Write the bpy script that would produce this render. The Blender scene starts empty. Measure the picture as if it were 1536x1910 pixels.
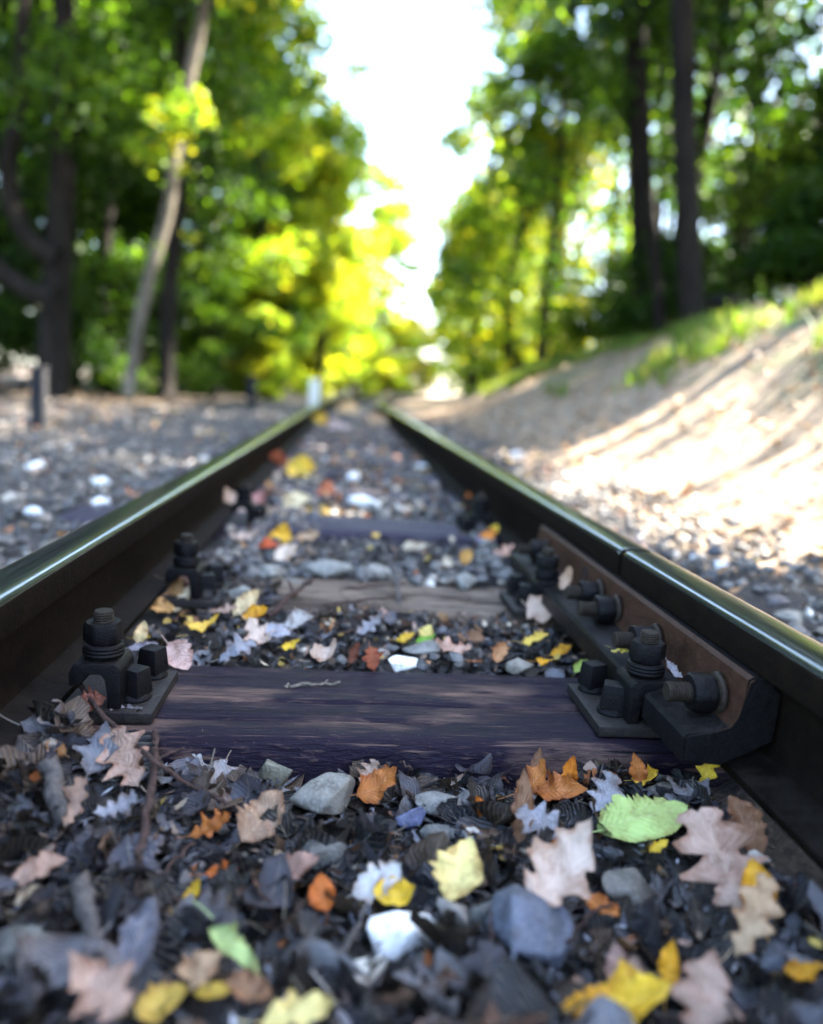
import bpy, bmesh, math, random
import numpy as np
from mathutils import Matrix, Vector

random.seed(7)
rng = np.random.default_rng(7)
PI = math.pi
scene = bpy.context.scene
COL = scene.collection

# ------------------------------------------------------------------ camera
PITCH, YAW, ROLL = 0.1607, 0.0914, 0.0642
CAM = np.array([-0.0543, 0.0, 0.3883])
FPX, PW, PH = 1400.0, 1536.0, 1910.0
R0 = np.array([math.cos(YAW), -math.sin(YAW), 0.0])
F0 = np.array([math.sin(YAW), math.cos(YAW), 0.0])
UP0 = np.array([0.0, 0.0, 1.0])
FW = math.cos(PITCH) * F0 - math.sin(PITCH) * UP0
UPV = math.cos(PITCH) * UP0 + math.sin(PITCH) * F0
cr, sr = math.cos(ROLL), math.sin(ROLL)
CR = R0 * cr + UPV * sr
CU = -R0 * sr + UPV * cr
cam_data = bpy.data.cameras.new('camera')
cam = bpy.data.objects.new('camera', cam_data)
COL.objects.link(cam)
cam.matrix_world = Matrix(((CR[0], CU[0], -FW[0], CAM[0]), (CR[1], CU[1], -FW[1], CAM[1]),
                           (CR[2], CU[2], -FW[2], CAM[2]), (0, 0, 0, 1)))
cam_data.sensor_fit = 'HORIZONTAL'
cam_data.sensor_width = 36.0
cam_data.lens = 36.0 * FPX / PW
cam_data.clip_start = 0.02
cam_data.clip_end = 2000.0
cam_data.dof.use_dof = True
cam_data.dof.focus_distance = 0.87
cam_data.dof.aperture_fstop = 2.1
scene.camera = cam

# ------------------------------------------------------------------ sky, sun, exposure
SUN_EL, SUN_AZ = math.radians(47.0), math.radians(78.0)      # azimuth clockwise from +Y
SUN = np.array([math.cos(SUN_EL) * math.sin(SUN_AZ), math.cos(SUN_EL) * math.cos(SUN_AZ), math.sin(SUN_EL)])
world = bpy.data.worlds.new('World')
scene.world = world
world.use_nodes = True
wn = world.node_tree.nodes
bg = wn['Background']
sky = wn.new('ShaderNodeTexSky')
sky.sky_type = 'NISHITA'
sky.sun_disc = False
sky.sun_elevation = SUN_EL
sky.sun_rotation = SUN_AZ % (2 * PI)
sky.air_density = 1.0
sky.dust_density = 2.0
sky.ozone_density = 1.0
world.node_tree.links.new(sky.outputs[0], bg.inputs[0])
bg.inputs[1].default_value = 0.11
sun_data = bpy.data.lights.new('sun', 'SUN')
sun_data.energy = 5.0
sun_data.angle = math.radians(0.53)
sun_data.color = (1.0, 0.93, 0.80)
sun = bpy.data.objects.new('sun', sun_data)
COL.objects.link(sun)
sun.rotation_euler = Vector(SUN).to_track_quat('Z', 'Y').to_euler()
sun.location = (8, 5, 12)
vs = scene.view_settings
vs.view_transform = 'Standard'
vs.look = 'None'
vs.gamma = 1.0
vs.use_curve_mapping = False
vs.exposure = 4.1
scene.cycles.use_denoising = True
scene.cycles.max_bounces = 8
scene.cycles.transparent_max_bounces = 4
scene.cycles.caustics_reflective = False
scene.cycles.caustics_refractive = False

# ------------------------------------------------------------------ helpers
def ray(px, py):
    dx, dy = px - PW / 2, py - PH / 2
    return FW + CR * (dx / FPX) - CU * (dy / FPX)

def project(P):
    v = np.asarray(P) - CAM
    d = v @ FW
    return PW / 2 + FPX * (v @ CR) / d, PH / 2 - FPX * (v @ CU) / d, d

def aty(px, py, y):
    d = ray(px, py)
    return CAM + d * ((y - CAM[1]) / d[1])

def atz(px, py, z):
    d = ray(px, py)
    return CAM + d * ((z - CAM[2]) / d[2])

def h2(ix, iy, seed):
    n = (ix.astype(np.int64) * 374761393 + iy.astype(np.int64) * 668265263 + seed * 1442695041) & 0xFFFFFFFF
    n = ((n ^ (n >> 13)) * 1274126177) & 0xFFFFFFFF
    return ((n ^ (n >> 16)) & 0xFFFF) / 65535.0

def vn(x, y, seed=0):
    """value noise in -1..1"""
    x = np.asarray(x, float); y = np.asarray(y, float)
    ix, iy = np.floor(x), np.floor(y)
    fx, fy = x - ix, y - iy
    fx = fx * fx * (3 - 2 * fx); fy = fy * fy * (3 - 2 * fy)
    a, b = h2(ix, iy, seed), h2(ix + 1, iy, seed)
    c, d = h2(ix, iy + 1, seed), h2(ix + 1, iy + 1, seed)
    return ((a * (1 - fx) + b * fx) * (1 - fy) + (c * (1 - fx) + d * fx) * fy) * 2 - 1

def sstep(a, b, x):
    t = np.clip((np.asarray(x, float) - a) / (b - a), 0, 1)
    return t * t * (3 - 2 * t)

def xc(y):
    """centre line of the track: straight, then a gentle bend to the right"""
    y = np.asarray(y, float)
    return 0.006 * np.clip(y - 10, 0, 45) ** 2

GX = 0.38           # half gauge
def litter_z(x, y):
    """top of the litter or ballast"""
    x = np.asarray(x, float); y = np.asarray(y, float)
    n = vn(x * 9, y * 9, 3) * 0.009 + vn(x * 25, y * 25, 4) * 0.004
    xx = x - xc(y)
    zin = np.where(y < 0.8, -0.037 + 0.012 * sstep(0.18, 0.34, np.abs(xx)) - 0.006 * sstep(0.74, 0.79, y), -0.004)
    zin = np.where((y >= 1.28) & (y < 1.46), np.where(xx > -0.15, -0.018, 0.006), zin)
    zin = np.where((y >= 1.46) & (y < 1.94), 0.004, zin)
    zin = np.where((y >= 1.94) & (y < 2.17), np.where((xx > -0.12) & (xx < 0.27), -0.02, 0.006), zin)
    zin = np.where(y >= 2.17, -0.003, zin)
    zin = np.where((y > 0.8) & (y < 0.99), -0.03, zin)
    zin = zin + 0.034 * sstep(-0.19, -0.27, xx) * sstep(0.62, 0.76, y) * (y < 0.8)
    zr = -0.012 + 0.03 * sstep(0.5, 0.9, xx)
    zl = -0.004 + 0.02 * sstep(-0.5, -0.9, xx) * sstep(-0.9, -0.5, xx)
    z = np.where(xx > GX + 0.02, zr, np.where(xx < -GX - 0.02, zl, zin))
    # cutting slope right of the track
    xs, cx_ = 1.05, 3.45 + 0.11 * np.clip(y - 6, -3, 30)
    t = np.clip((xx - xs) / (cx_ - xs), 0, 1)
    bank = 1.2 * (t * t * (3 - 2 * t) * 0.55 + t * 0.45) + 0.05 * np.clip(xx - cx_, 0, 60)
    bank = bank * (1 - 0.75 * sstep(22, 45, y))
    bank = bank + sstep(1.3, 2.2, xx) * (vn(x * 1.3, y * 1.3, 8) * 0.07 + vn(x * 4, y * 4, 9) * 0.025)
    left = sstep(-1.5, -5, xx) * (vn(x * 0.8, y * 0.8, 10) * 0.06)
    return z + n + bank + left

def ground_hit(px, py):
    d = ray(px, py)
    t = np.linspace(0.35, 60, 6000)
    P = CAM[None, :] + t[:, None] * d[None, :]
    below = P[:, 2] < litter_z(P[:, 0], P[:, 1])
    i = int(np.argmax(below)) if below.any() else len(t) - 1
    return P[i]

def link(o, parent=None):
    COL.objects.link(o)
    if parent is not None:
        o.parent = parent
    return o

def tag(o, label=None, cat=None, group=None, kind=None):
    if label: o['label'] = label
    if cat: o['category'] = cat
    if group: o['group'] = group
    if kind: o['kind'] = kind
    return o

def empty(name, loc, parent=None):
    o = bpy.data.objects.new(name, None)
    o.empty_display_size = 0.05
    o.location = loc
    return link(o, parent)

def fast_mesh(name, V, F, mats, smooth=False, col=None, uv=None, midx=None):
    """V (n,3), F (m,k) uniform faces; col per face (m,3); uv per vertex (n,2)"""
    V = np.ascontiguousarray(V, np.float32); F = np.ascontiguousarray(F, np.int32)
    me = bpy.data.meshes.new(name)
    m, k = F.shape
    me.vertices.add(len(V)); me.vertices.foreach_set('co', V.ravel())
    me.loops.add(m * k); me.loops.foreach_set('vertex_index', F.ravel())
    me.polygons.add(m)
    me.polygons.foreach_set('loop_start', np.arange(m, dtype=np.int32) * k)
    me.polygons.foreach_set('loop_total', np.full(m, k, np.int32))
    if smooth: me.polygons.foreach_set('use_smooth', np.ones(m, bool))
    if midx is not None: me.polygons.foreach_set('material_index', np.ascontiguousarray(midx, np.int32))
    for mt in (mats if isinstance(mats, (list, tuple)) else [mats]): me.materials.append(mt)
    me.update(calc_edges=True)
    if col is not None:
        a = me.color_attributes.new('col', 'FLOAT_COLOR', 'CORNER')
        c4 = np.ones((m, k, 4), np.float32); c4[:, :, :3] = np.asarray(col)[:, None, :]
        a.data.foreach_set('color', c4.ravel())
    if uv is not None:
        l = me.uv_layers.new(name='luv')
        l.data.foreach_set('uv', np.ascontiguousarray(np.asarray(uv, np.float32)[F.ravel()]).ravel())
    me.validate()
    return me

def bm_obj(name, bm, mat, parent=None, smooth=False, angle=None):
    me = bpy.data.meshes.new(name)
    bmesh.ops.recalc_face_normals(bm, faces=bm.faces)
    bm.to_mesh(me); bm.free()
    for mt in (mat if isinstance(mat, (list, tuple)) else [mat]): me.materials.append(mt)
    if smooth:
        me.polygons.foreach_set('use_smooth', np.ones(len(me.polygons), bool))
        if angle is not None: me.set_sharp_from_angle(angle=angle)
    return link(bpy.data.objects.new(name, me), parent)

# ------------------------------------------------------------------ materials
def new_mat(name):
    m = bpy.data.materials.new(name); m.use_nodes = True
    nt = m.node_tree
    return m, nt, nt.nodes['Principled BSDF']

def N(nt, t, **kw):
    n = nt.nodes.new(t)
    for k, v in kw.items():
        if k in n.inputs: n.inputs[k].default_value = v
        else: setattr(n, k, v)
    return n

def noise(nt, vec, scale, detail=4, rough=0.6):
    n = N(nt, 'ShaderNodeTexNoise'); n.inputs['Scale'].default_value = scale
    n.inputs['Detail'].default_value = detail; n.inputs['Roughness'].default_value = rough
    if vec is not None: nt.links.new(vec, n.inputs['Vector'])
    return n.outputs['Fac']

def ramp(nt, fac, stops):
    r = N(nt, 'ShaderNodeValToRGB')
    e = r.color_ramp.elements
    while len(e) < len(stops): e.new(0.5)
    for el, (p, c) in zip(e, stops):
        el.position = p; el.color = (*c, 1) if len(c) == 3 else c
    nt.links.new(fac, r.inputs['Fac'])
    return r.outputs['Color']

def mixc(nt, fac, a, b, mode='MIX'):
    n = N(nt, 'ShaderNodeMix', data_type='RGBA', blend_type=mode)
    for s, v in ((0, fac), (6, a), (7, b)):
        if hasattr(v, 'is_linked') or hasattr(v, 'node'): nt.links.new(v, n.inputs[s])
        else: n.inputs[s].default_value = v if s == 0 else (*v, 1)
    return n.outputs[2]

def mathn(nt, op, a, b=0.0):
    n = N(nt, 'ShaderNodeMath', operation=op)
    for i, v in enumerate((a, b)):
        if hasattr(v, 'node'): nt.links.new(v, n.inputs[i])
        else: n.inputs[i].default_value = v
    return n.outputs[0]

def bump(nt, bsdf, h, strength=0.3, dist=0.002):
    b = N(nt, 'ShaderNodeBump'); b.inputs['Strength'].default_value = strength; b.inputs['Distance'].default_value = dist
    nt.links.new(h, b.inputs['Height']); nt.links.new(b.outputs[0], bsdf.inputs['Normal'])

def objcoord(nt):
    return N(nt, 'ShaderNodeTexCoord').outputs['Object']

def scaled(nt, vec, s):
    m = N(nt, 'ShaderNodeMapping'); m.inputs['Scale'].default_value = s
    nt.links.new(vec, m.inputs['Vector']); return m.outputs[0]

def geo_pos(nt):
    return N(nt, 'ShaderNodeNewGeometry').outputs['Position']

def metal_mat(name, dark, rust, rough, metallic, amount=0.5, scale=90, dust=0.3, spec=0.09):
    m, nt, b = new_mat(name)
    p = geo_pos(nt)
    n1, n2 = noise(nt, p, scale), noise(nt, p, scale * 4.5, 3)
    f = ramp(nt, n1, [(amount - 0.16, (0, 0, 0)), (amount + 0.2, (1, 1, 1))])
    c = mixc(nt, f, dark, rust)
    c = mixc(nt, mathn(nt, 'MULTIPLY', n2, 0.7), c, tuple(v * 1.6 for v in rust))
    sepn = N(nt, 'ShaderNodeSeparateXYZ'); nt.links.new(N(nt, 'ShaderNodeNewGeometry').outputs['Normal'], sepn.inputs[0])
    dustf = mathn(nt, 'MULTIPLY', ramp(nt, sepn.outputs[2], [(0.55, (0, 0, 0)), (0.95, (1, 1, 1))]), ramp(nt, n1, [(0.3, (0, 0, 0)), (0.6, (1, 1, 1))]))
    c = mixc(nt, mathn(nt, 'MULTIPLY', dustf, dust), c, (0.034, 0.029, 0.025))
    nt.links.new(c, b.inputs['Base Color'])
    r = mathn(nt, 'ADD', mathn(nt, 'MULTIPLY', n1, 0.35), rough - 0.15)
    nt.links.new(r, b.inputs['Roughness'])
    b.inputs['Metallic'].default_value = metallic
    b.inputs['Specular IOR Level'].default_value = spec
    bump(nt, b, mathn(nt, 'ADD', n1, n2), 0.6, 0.002)
    return m

M = {}
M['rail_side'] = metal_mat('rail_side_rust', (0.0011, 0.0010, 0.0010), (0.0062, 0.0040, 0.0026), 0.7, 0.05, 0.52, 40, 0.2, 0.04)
M['fishplate'] = metal_mat('fishplate_rust', (0.008, 0.0044, 0.0032), (0.038, 0.018, 0.0105), 0.58, 0.2, 0.47, 70)
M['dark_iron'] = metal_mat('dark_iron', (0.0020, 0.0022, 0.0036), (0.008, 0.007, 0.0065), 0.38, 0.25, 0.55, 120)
M['plate_iron'] = metal_mat('plate_iron', (0.0055, 0.0052, 0.0065), (0.024, 0.020, 0.017), 0.5, 0.15, 0.5, 60)
M['thread_iron'] = metal_mat('thread_iron', (0.007, 0.0056, 0.0048), (0.026, 0.020, 0.015), 0.5, 0.3, 0.45, 150)

def rail_top_mat():
    m, nt, b = new_mat('polished_rail_top')
    p = scaled(nt, geo_pos(nt), (160, 2.5, 40))
    n1 = noise(nt, p, 1.0, 6, 0.65)
    n2 = noise(nt, geo_pos(nt), 45, 5)
    c = mixc(nt, ramp(nt, n1, [(0.3, (0, 0, 0)), (0.75, (1, 1, 1))]), (0.075, 0.085, 0.08), (0.24, 0.25, 0.23))
    c = mixc(nt, mathn(nt, 'MULTIPLY', ramp(nt, n2, [(0.58, (0, 0, 0)), (0.75, (1, 1, 1))]), 0.4), c, (0.035, 0.032, 0.028))
    nt.links.new(c, b.inputs['Base Color'])
    b.inputs['Metallic'].default_value = 0.9
    nt.links.new(mathn(nt, 'ADD', mathn(nt, 'MULTIPLY', n1, 0.22), mathn(nt, 'MULTIPLY', n2, 0.16)), b.inputs['Roughness'])
    bump(nt, b, n1, 0.06, 0.0004)
    return m
M['rail_top'] = rail_top_mat()

def wood_mat(name, dark, mid, pale, patch_lo, patch_hi, rough=0.55):
    m, nt, b = new_mat(name)
    p = geo_pos(nt)
    g = noise(nt, scaled(nt, p, (15, 190, 60)), 1.0, 6, 0.72)
    g2 = noise(nt, scaled(nt, p, (32, 420, 120)), 1.0, 4, 0.7)
    patch = noise(nt, scaled(nt, p, (4.5, 15, 8)), 1.0, 4, 0.55)
    c = mixc(nt, g, dark, mid)
    f = mathn(nt, 'MULTIPLY', ramp(nt, patch, [(patch_lo, (0, 0, 0)), (patch_hi, (1, 1, 1))]), ramp(nt, g, [(0.35, (0, 0, 0)), (0.65, (1, 1, 1))]))
    c = mixc(nt, f, c, pale)
    c = mixc(nt, mathn(nt, 'MULTIPLY', ramp(nt, g2, [(0.58, (0, 0, 0)), (0.72, (1, 1, 1))]), 0.5), c, pale)
    scr = noise(nt, scaled(nt, p, (8.0, 330, 90)), 1.0, 2, 0.5)
    c = mixc(nt, mathn(nt, 'MULTIPLY', ramp(nt, scr, [(0.64, (0, 0, 0)), (0.70, (1, 1, 1))]), 0.55), c, pale)
    crk = noise(nt, scaled(nt, p, (2.2, 120, 60)), 1.0, 3, 0.5)
    c = mixc(nt, ramp(nt, crk, [(0.30, (1, 1, 1)), (0.36, (0, 0, 0))]), c, tuple(v * 0.25 for v in dark))
    grit = noise(nt, p, 420, 2, 0.5)
    c = mixc(nt, ramp(nt, grit, [(0.70, (0, 0, 0)), (0.76, (0.8, 0.8, 0.8))]), c, pale)
    nt.links.new(c, b.inputs['Base Color'])
    nt.links.new(mathn(nt, 'ADD', mathn(nt, 'MULTIPLY', g, 0.35), rough - 0.2), b.inputs['Roughness'])
    b.inputs['Specular IOR Level'].default_value = 0.16
    bump(nt, b, mathn(nt, 'ADD', g, g2), 1.0, 0.004)
    return m
M['sleeper_dark'] = wood_mat('tarred_purple_brown_oak', (0.0034, 0.0020, 0.0062), (0.0165, 0.0095, 0.0215), (0.19, 0.115, 0.085), 0.52, 0.66)
M['sleeper_grey'] = wood_mat('weathered_grey_brown_oak', (0.018, 0.014, 0.013), (0.11, 0.074, 0.05), (0.28, 0.21, 0.155), 0.38, 0.60)
M['sleeper_far'] = wood_mat('weathered_violet_oak', (0.02, 0.016, 0.028), (0.06, 0.05, 0.07), (0.16, 0.14, 0.14), 0.55, 0.8)

def leaf_mat(name, use_attr, transl=0.25, rough=0.5, veins=True, spec=0.35):
    m, nt, b = new_mat(name)
    if use_attr:
        a = N(nt, 'ShaderNodeVertexColor'); a.layer_name = 'col'; base = a.outputs['Color']
    else:
        base = N(nt, 'ShaderNodeObjectInfo').outputs['Color']
    col = base
    p = geo_pos(nt)
    n1 = noise(nt, p, 60, 4); n2 = noise(nt, p, 260, 3)
    if veins:
        uvn = N(nt, 'ShaderNodeUVMap'); uvn.uv_map = 'luv'
        sep = N(nt, 'ShaderNodeSeparateXYZ'); nt.links.new(uvn.outputs[0], sep.inputs[0])
        av = mathn(nt, 'ABSOLUTE', sep.outputs[1])
        mid = mathn(nt, 'LESS_THAN', av, 0.03)
        ph = mathn(nt, 'SUBTRACT', mathn(nt, 'MULTIPLY', sep.outputs[0], 11.0), mathn(nt, 'MULTIPLY', av, 3.2))
        fr = mathn(nt, 'FRACT', ph)
        side = mathn(nt, 'LESS_THAN', fr, 0.16)
        v = mathn(nt, 'MAXIMUM', mathn(nt, 'MULTIPLY', mid, 0.55), mathn(nt, 'MULTIPLY', side, 0.35))
        col = mixc(nt, v, col, mixc(nt, 0.3, col, (0.9, 0.75, 0.5)))
        rib = mathn(nt, 'ADD', mathn(nt, 'MULTIPLY', mathn(nt, 'PINGPONG', ph, 0.5), 1.0), mathn(nt, 'MULTIPLY', n2, 0.7))
    else:
        rib = mathn(nt, 'ADD', n1, n2)
    if veins:
        edge = mathn(nt, 'MULTIPLY', ramp(nt, mathn(nt, 'ADD', av, mathn(nt, 'MULTIPLY', mathn(nt, 'SUBTRACT', n1, 0.5), 1.6)), [(0.62, (0, 0, 0)), (1.05, (1, 1, 1))]), 0.6)
        col = mixc(nt, edge, col, mixc(nt, 1.0, col, (0.62, 0.42, 0.30), 'MULTIPLY'))
    big = ramp(nt, noise(nt, p, 21, 3), [(0.40, (0, 0, 0)), (0.62, (1, 1, 1))])
    col = mixc(nt, mathn(nt, 'MULTIPLY', big, 0.6), col, mixc(nt, 1.0, col, (0.62, 0.50, 0.40), 'MULTIPLY'))
    blot = ramp(nt, n1, [(0.52, (0, 0, 0)), (0.72, (1, 1, 1))])
    dk = mixc(nt, 1.0, col, (0.52, 0.40, 0.34), 'MULTIPLY')
    col = mixc(nt, mathn(nt, 'MULTIPLY', blot, 0.75), col, dk)
    col = mixc(nt, ramp(nt, n2, [(0.62, (0, 0, 0)), (0.74, (0.7, 0.7, 0.7))]), col, mixc(nt, 1.0, col, (0.4, 0.3, 0.25), 'MULTIPLY'))
    nt.links.new(col, b.inputs['Base Color'])
    b.inputs['Roughness'].default_value = rough
    b.inputs['Specular IOR Level'].default_value = spec
    bump(nt, b, rib, 0.8, 0.002)
    tr = N(nt, 'ShaderNodeBsdfTranslucent'); nt.links.new(col, tr.inputs['Color'])
    mx = N(nt, 'ShaderNodeMixShader'); mx.inputs[0].default_value = transl
    nt.links.new(b.outputs[0], mx.inputs[1]); nt.links.new(tr.outputs[0], mx.inputs[2])
    nt.links.new(mx.outputs[0], nt.nodes['Material Output'].inputs['Surface'])
    return m
M['leaf'] = leaf_mat('fallen_leaf', False, 0.22, 0.5)
M['litter'] = leaf_mat('matted_litter', True, 0.08, 0.45)

def crown_mat():
    m, nt, b = new_mat('living_leaves')
    a = N(nt, 'ShaderNodeVertexColor'); a.layer_name = 'col'
    b.inputs['Roughness'].default_value = 0.55
    b.inputs['Specular IOR Level'].default_value = 0.25
    nt.links.new(a.outputs['Color'], b.inputs['Base Color'])
    tr = N(nt, 'ShaderNodeBsdfTranslucent')
    t = mixc(nt, 1.0, a.outputs['Color'], (2.3, 2.0, 0.7), 'MULTIPLY')
    nt.links.new(t, tr.inputs['Color'])
    mx = N(nt, 'ShaderNodeMixShader'); mx.inputs[0].default_value = 0.5
    nt.links.new(b.outputs[0], mx.inputs[1]); nt.links.new(tr.outputs[0], mx.inputs[2])
    nt.links.new(mx.outputs[0], nt.nodes['Material Output'].inputs['Surface'])
    return m
M['crown'] = crown_mat()

def rock_mat(name, use_attr):
    m, nt, b = new_mat(name)
    if use_attr:
        a = N(nt, 'ShaderNodeVertexColor'); a.layer_name = 'col'; base = a.outputs['Color']
    else:
        base = N(nt, 'ShaderNodeObjectInfo').outputs['Color']
    p = geo_pos(nt)
    n1, n2 = noise(nt, p, 55, 5), noise(nt, p, 320, 3)
    c = mixc(nt, ramp(nt, n1, [(0.42, (0, 0, 0)), (0.62, (1, 1, 1))]), base, mixc(nt, 1.0, base, (0.5, 0.48, 0.46), 'MULTIPLY'))
    c = mixc(nt, mathn(nt, 'MULTIPLY', ramp(nt, n2, [(0.5, (0, 0, 0)), (0.75, (1, 1, 1))]), 0.5), c, mixc(nt, 0.4, base, (0.5, 0.48, 0.44)))
    nt.links.new(c, b.inputs['Base Color'])
    b.inputs['Roughness'].default_value = 0.62
    bump(nt, b, mathn(nt, 'ADD', n1, mathn(nt, 'MULTIPLY', n2, 0.6)), 0.6, 0.003)
    return m
M['stone'] = rock_mat('ballast_stone', False)
M['gravel'] = rock_mat('ballast_gravel', True)

def ground_mat():
    m, nt, b = new_mat('forest_soil')
    p = geo_pos(nt)
    n0, n1, n2 = noise(nt, p, 1.1, 5), noise(nt, p, 14, 6), noise(nt, p, 90, 5)
    dark = ramp(nt, n2, [(0.3, (0.016, 0.014, 0.014)), (0.7, (0.07, 0.058, 0.05))])
    tan = ramp(nt, n1, [(0.3, (0.075, 0.050, 0.031)), (0.52, (0.20, 0.140, 0.088)), (0.72, (0.33, 0.245, 0.16))])
    sep = N(nt, 'ShaderNodeSeparateXYZ'); nt.links.new(p, sep.inputs[0])
    mr = N(nt, 'ShaderNodeMapRange'); mr.inputs[1].default_value = 0.85; mr.inputs[2].default_value = 1.15
    wob = mathn(nt, 'ADD', sep.outputs[0], mathn(nt, 'MULTIPLY', mathn(nt, 'SUBTRACT', n0, 0.5), 0.9))
    nt.links.new(wob, mr.inputs[0])
    moss = ramp(nt, noise(nt, scaled(nt, p, (1.0, 0.6, 1.0)), 1.7, 5, 0.6), [(0.50, (0, 0, 0)), (0.60, (1, 1, 1))])
    mup = N(nt, 'ShaderNodeMapRange'); mup.inputs[1].default_value = 0.35; mup.inputs[2].default_value = 0.75
    nt.links.new(sep.outputs[2], mup.inputs[0])
    tan = mixc(nt, mathn(nt, 'MULTIPLY', mathn(nt, 'MULTIPLY', moss, mup.outputs[0]), 0.85), tan, ramp(nt, n2, [(0.35, (0.030, 0.055, 0.012)), (0.65, (0.075, 0.12, 0.028))]))
    c = mixc(nt, mr.outputs[0], dark, tan)
    ml = N(nt, 'ShaderNodeMapRange'); ml.inputs[1].default_value = -1.8; ml.inputs[2].default_value = -3.2
    nt.links.new(wob, ml.inputs[0])
    c = mixc(nt, mathn(nt, 'MULTIPLY', ml.outputs[0], 0.7), c, ramp(nt, n1, [(0.3, (0.07, 0.05, 0.038)), (0.7, (0.20, 0.15, 0.11))]))
    nt.links.new(c, b.inputs['Base Color'])
    b.inputs['Roughness'].default_value = 0.85
    bump(nt, b, mathn(nt, 'ADD', n1, n2), 0.7, 0.01)
    return m
M['ground'] = ground_mat()

def bark_mat(name, a, bcol, scale=9):
    m, nt, b = new_mat(name)
    p = objcoord(nt)
    n1 = noise(nt, scaled(nt, p, (scale, scale, scale * 0.25)), 1.0, 6, 0.65)
    nt.links.new(ramp(nt, n1, [(0.3, a), (0.7, bcol)]), b.inputs['Base Color'])
    b.inputs['Roughness'].default_value = 0.9
    b.inputs['Specular IOR Level'].default_value = 0.1
    bump(nt, b, n1, 0.8, 0.03)
    return m
M['bark'] = bark_mat('dark_bark', (0.005, 0.0042, 0.0038), (0.018, 0.015, 0.0125))
M['pale_bark'] = bark_mat('pale_smooth_bark', (0.028, 0.025, 0.02), (0.15, 0.13, 0.10))
M['twig'] = bark_mat('twig_bark', (0.045, 0.03, 0.026), (0.13, 0.08, 0.065), 120)
M['grey_twig'] = bark_mat('grey_twig_bark', (0.06, 0.055, 0.055), (0.22, 0.19, 0.17), 120)
M['pale_twig'] = bark_mat('pale_twig_bark', (0.10, 0.085, 0.07), (0.30, 0.25, 0.20), 120)
M['cut_wood'] = bark_mat('cut_wood', (0.30, 0.20, 0.11), (0.5, 0.36, 0.22), 40)
M['white_paint'] = bark_mat('chalky_white_paint', (0.5, 0.5, 0.48), (0.78, 0.78, 0.75), 12)
M['black_paint_and_hole_shade'] = bark_mat('black_paint_and_hole_shade', (0.012, 0.012, 0.014), (0.03, 0.03, 0.032), 12)

# ------------------------------------------------------------------ ground sheet
def build_ground():
    def axis(lo, hi, fine_lo, fine_hi, step, grow):
        a = list(np.arange(fine_lo, fine_hi, step))
        s, v = step, fine_hi
        while v < hi: a.append(v); s *= grow; v += s
        a.append(hi)
        s, v = step, fine_lo - step
        pre = []
        while v > lo: pre.append(v); s *= grow; v -= s
        pre.append(lo)
        return np.array(pre[::-1] + a)
    xs = axis(-260, 260, -1.2, 3.0, 0.025, 1.06)
    ys = axis(-60, 420, 0.3, 3.2, 0.025, 1.045)
    X, Y = np.meshgrid(xs, ys)
    Z = litter_z(X, Y) - 0.022
    V = np.stack([X, Y, Z], -1).reshape(-1, 3)
    nx, ny = len(xs), len(ys)
    i = np.arange(nx * ny).reshape(ny, nx)
    F = np.stack([i[:-1, :-1], i[:-1, 1:], i[1:, 1:], i[1:, :-1]], -1).reshape(-1, 4)
    o = link(bpy.data.objects.new('ground', fast_mesh('ground', V, F, M['ground'], True)))
    tag(o, kind='structure')
build_ground()

# ------------------------------------------------------------------ rails
ZT, ZB = 0.165, 0.014
PROF = [(-.0, 0), (.050, 0), (.0505, .002), (.050, .0085), (.030, .0145), (.0125, .0215), (.0080, .031), (.0070, .05), (.0070, .082),
        (.0085, .092), (.013, .0985), (.0255, .1062), (.0285, .1082), (.0290, .111), (.0290, .1375), (.0282, .1425), (.0262, .1464),
        (.0228, .1489), (.0180, .1502), (.0100, .1508), (0, .151)]
def build_rail(side, y0, y1, label):
    half = PROF[1:-1]
    ring = [(x, z) for x, z in half] + [(0, .151)] + [(-x, z) for x, z in half[::-1]]
    ring = np.array(ring)
    n = len(ring)
    ys = [y0, y0 + 0.0015] + list(np.arange(y0 + 0.02, min(y1, 10), 0.12)) + list(np.arange(max(10, y0 + .1), y1, 1.0)) + [y1 - 0.0015, y1]
    ys = np.array(sorted(v for v in set(ys) if y0 <= v <= y1))
    V = []
    for k, y in enumerate(ys):
        s = 1.0 if 0 < k < len(ys) - 1 else 0.985
        c = float(xc(y)) + side * (GX + 0.029)
        r = ring.copy(); r[:, 0] *= s
        zz = ZB + r[:, 1]
        if s < 1: zz = np.where(r[:, 1] > .14, zz - 0.0012, zz)
        V.append(np.stack([c + r[:, 0], np.full(n, y), zz], -1))
    V = np.concatenate(V)
    i = np.arange(len(ys) * n).reshape(len(ys), n)
    F = np.stack([i[:-1], np.roll(i[:-1], -1, 1), np.roll(i[1:], -1, 1), i[1:]], -1).reshape(-1, 4)
    top = (ring[:, 1] > 0.138)
    tq = np.tile(top & np.roll(top, -1), len(ys) - 1)
    me = fast_mesh('rail', V, F, [M['rail_side'], M['rail_top']], True, midx=tq.astype(int))
    bm = bmesh.new(); bm.from_mesh(me); bm.verts.ensure_lookup_table()
    for row in (i[0], i[-1]): bm.faces.new([bm.verts[int(v)] for v in row])
    bmesh.ops.recalc_face_normals(bm, faces=bm.faces)
    bm.to_mesh(me); bm.free()
    me.set_sharp_from_angle(angle=math.radians(38))
    o = link(bpy.data.objects.new('rail', me))
    return tag(o, label, 'rail', 'rails of the track')
JY = 1.116
build_rail(-1, -1.2, 52, 'long left rail with dark shaded side and polished greenish top')
build_rail(1, -1.2, JY - 0.009, 'near right rail in the foreground, ending at the bolted joint')
build_rail(1, JY + 0.009, 52, 'far right rail running on into the wood beyond the bolted joint')

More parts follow.
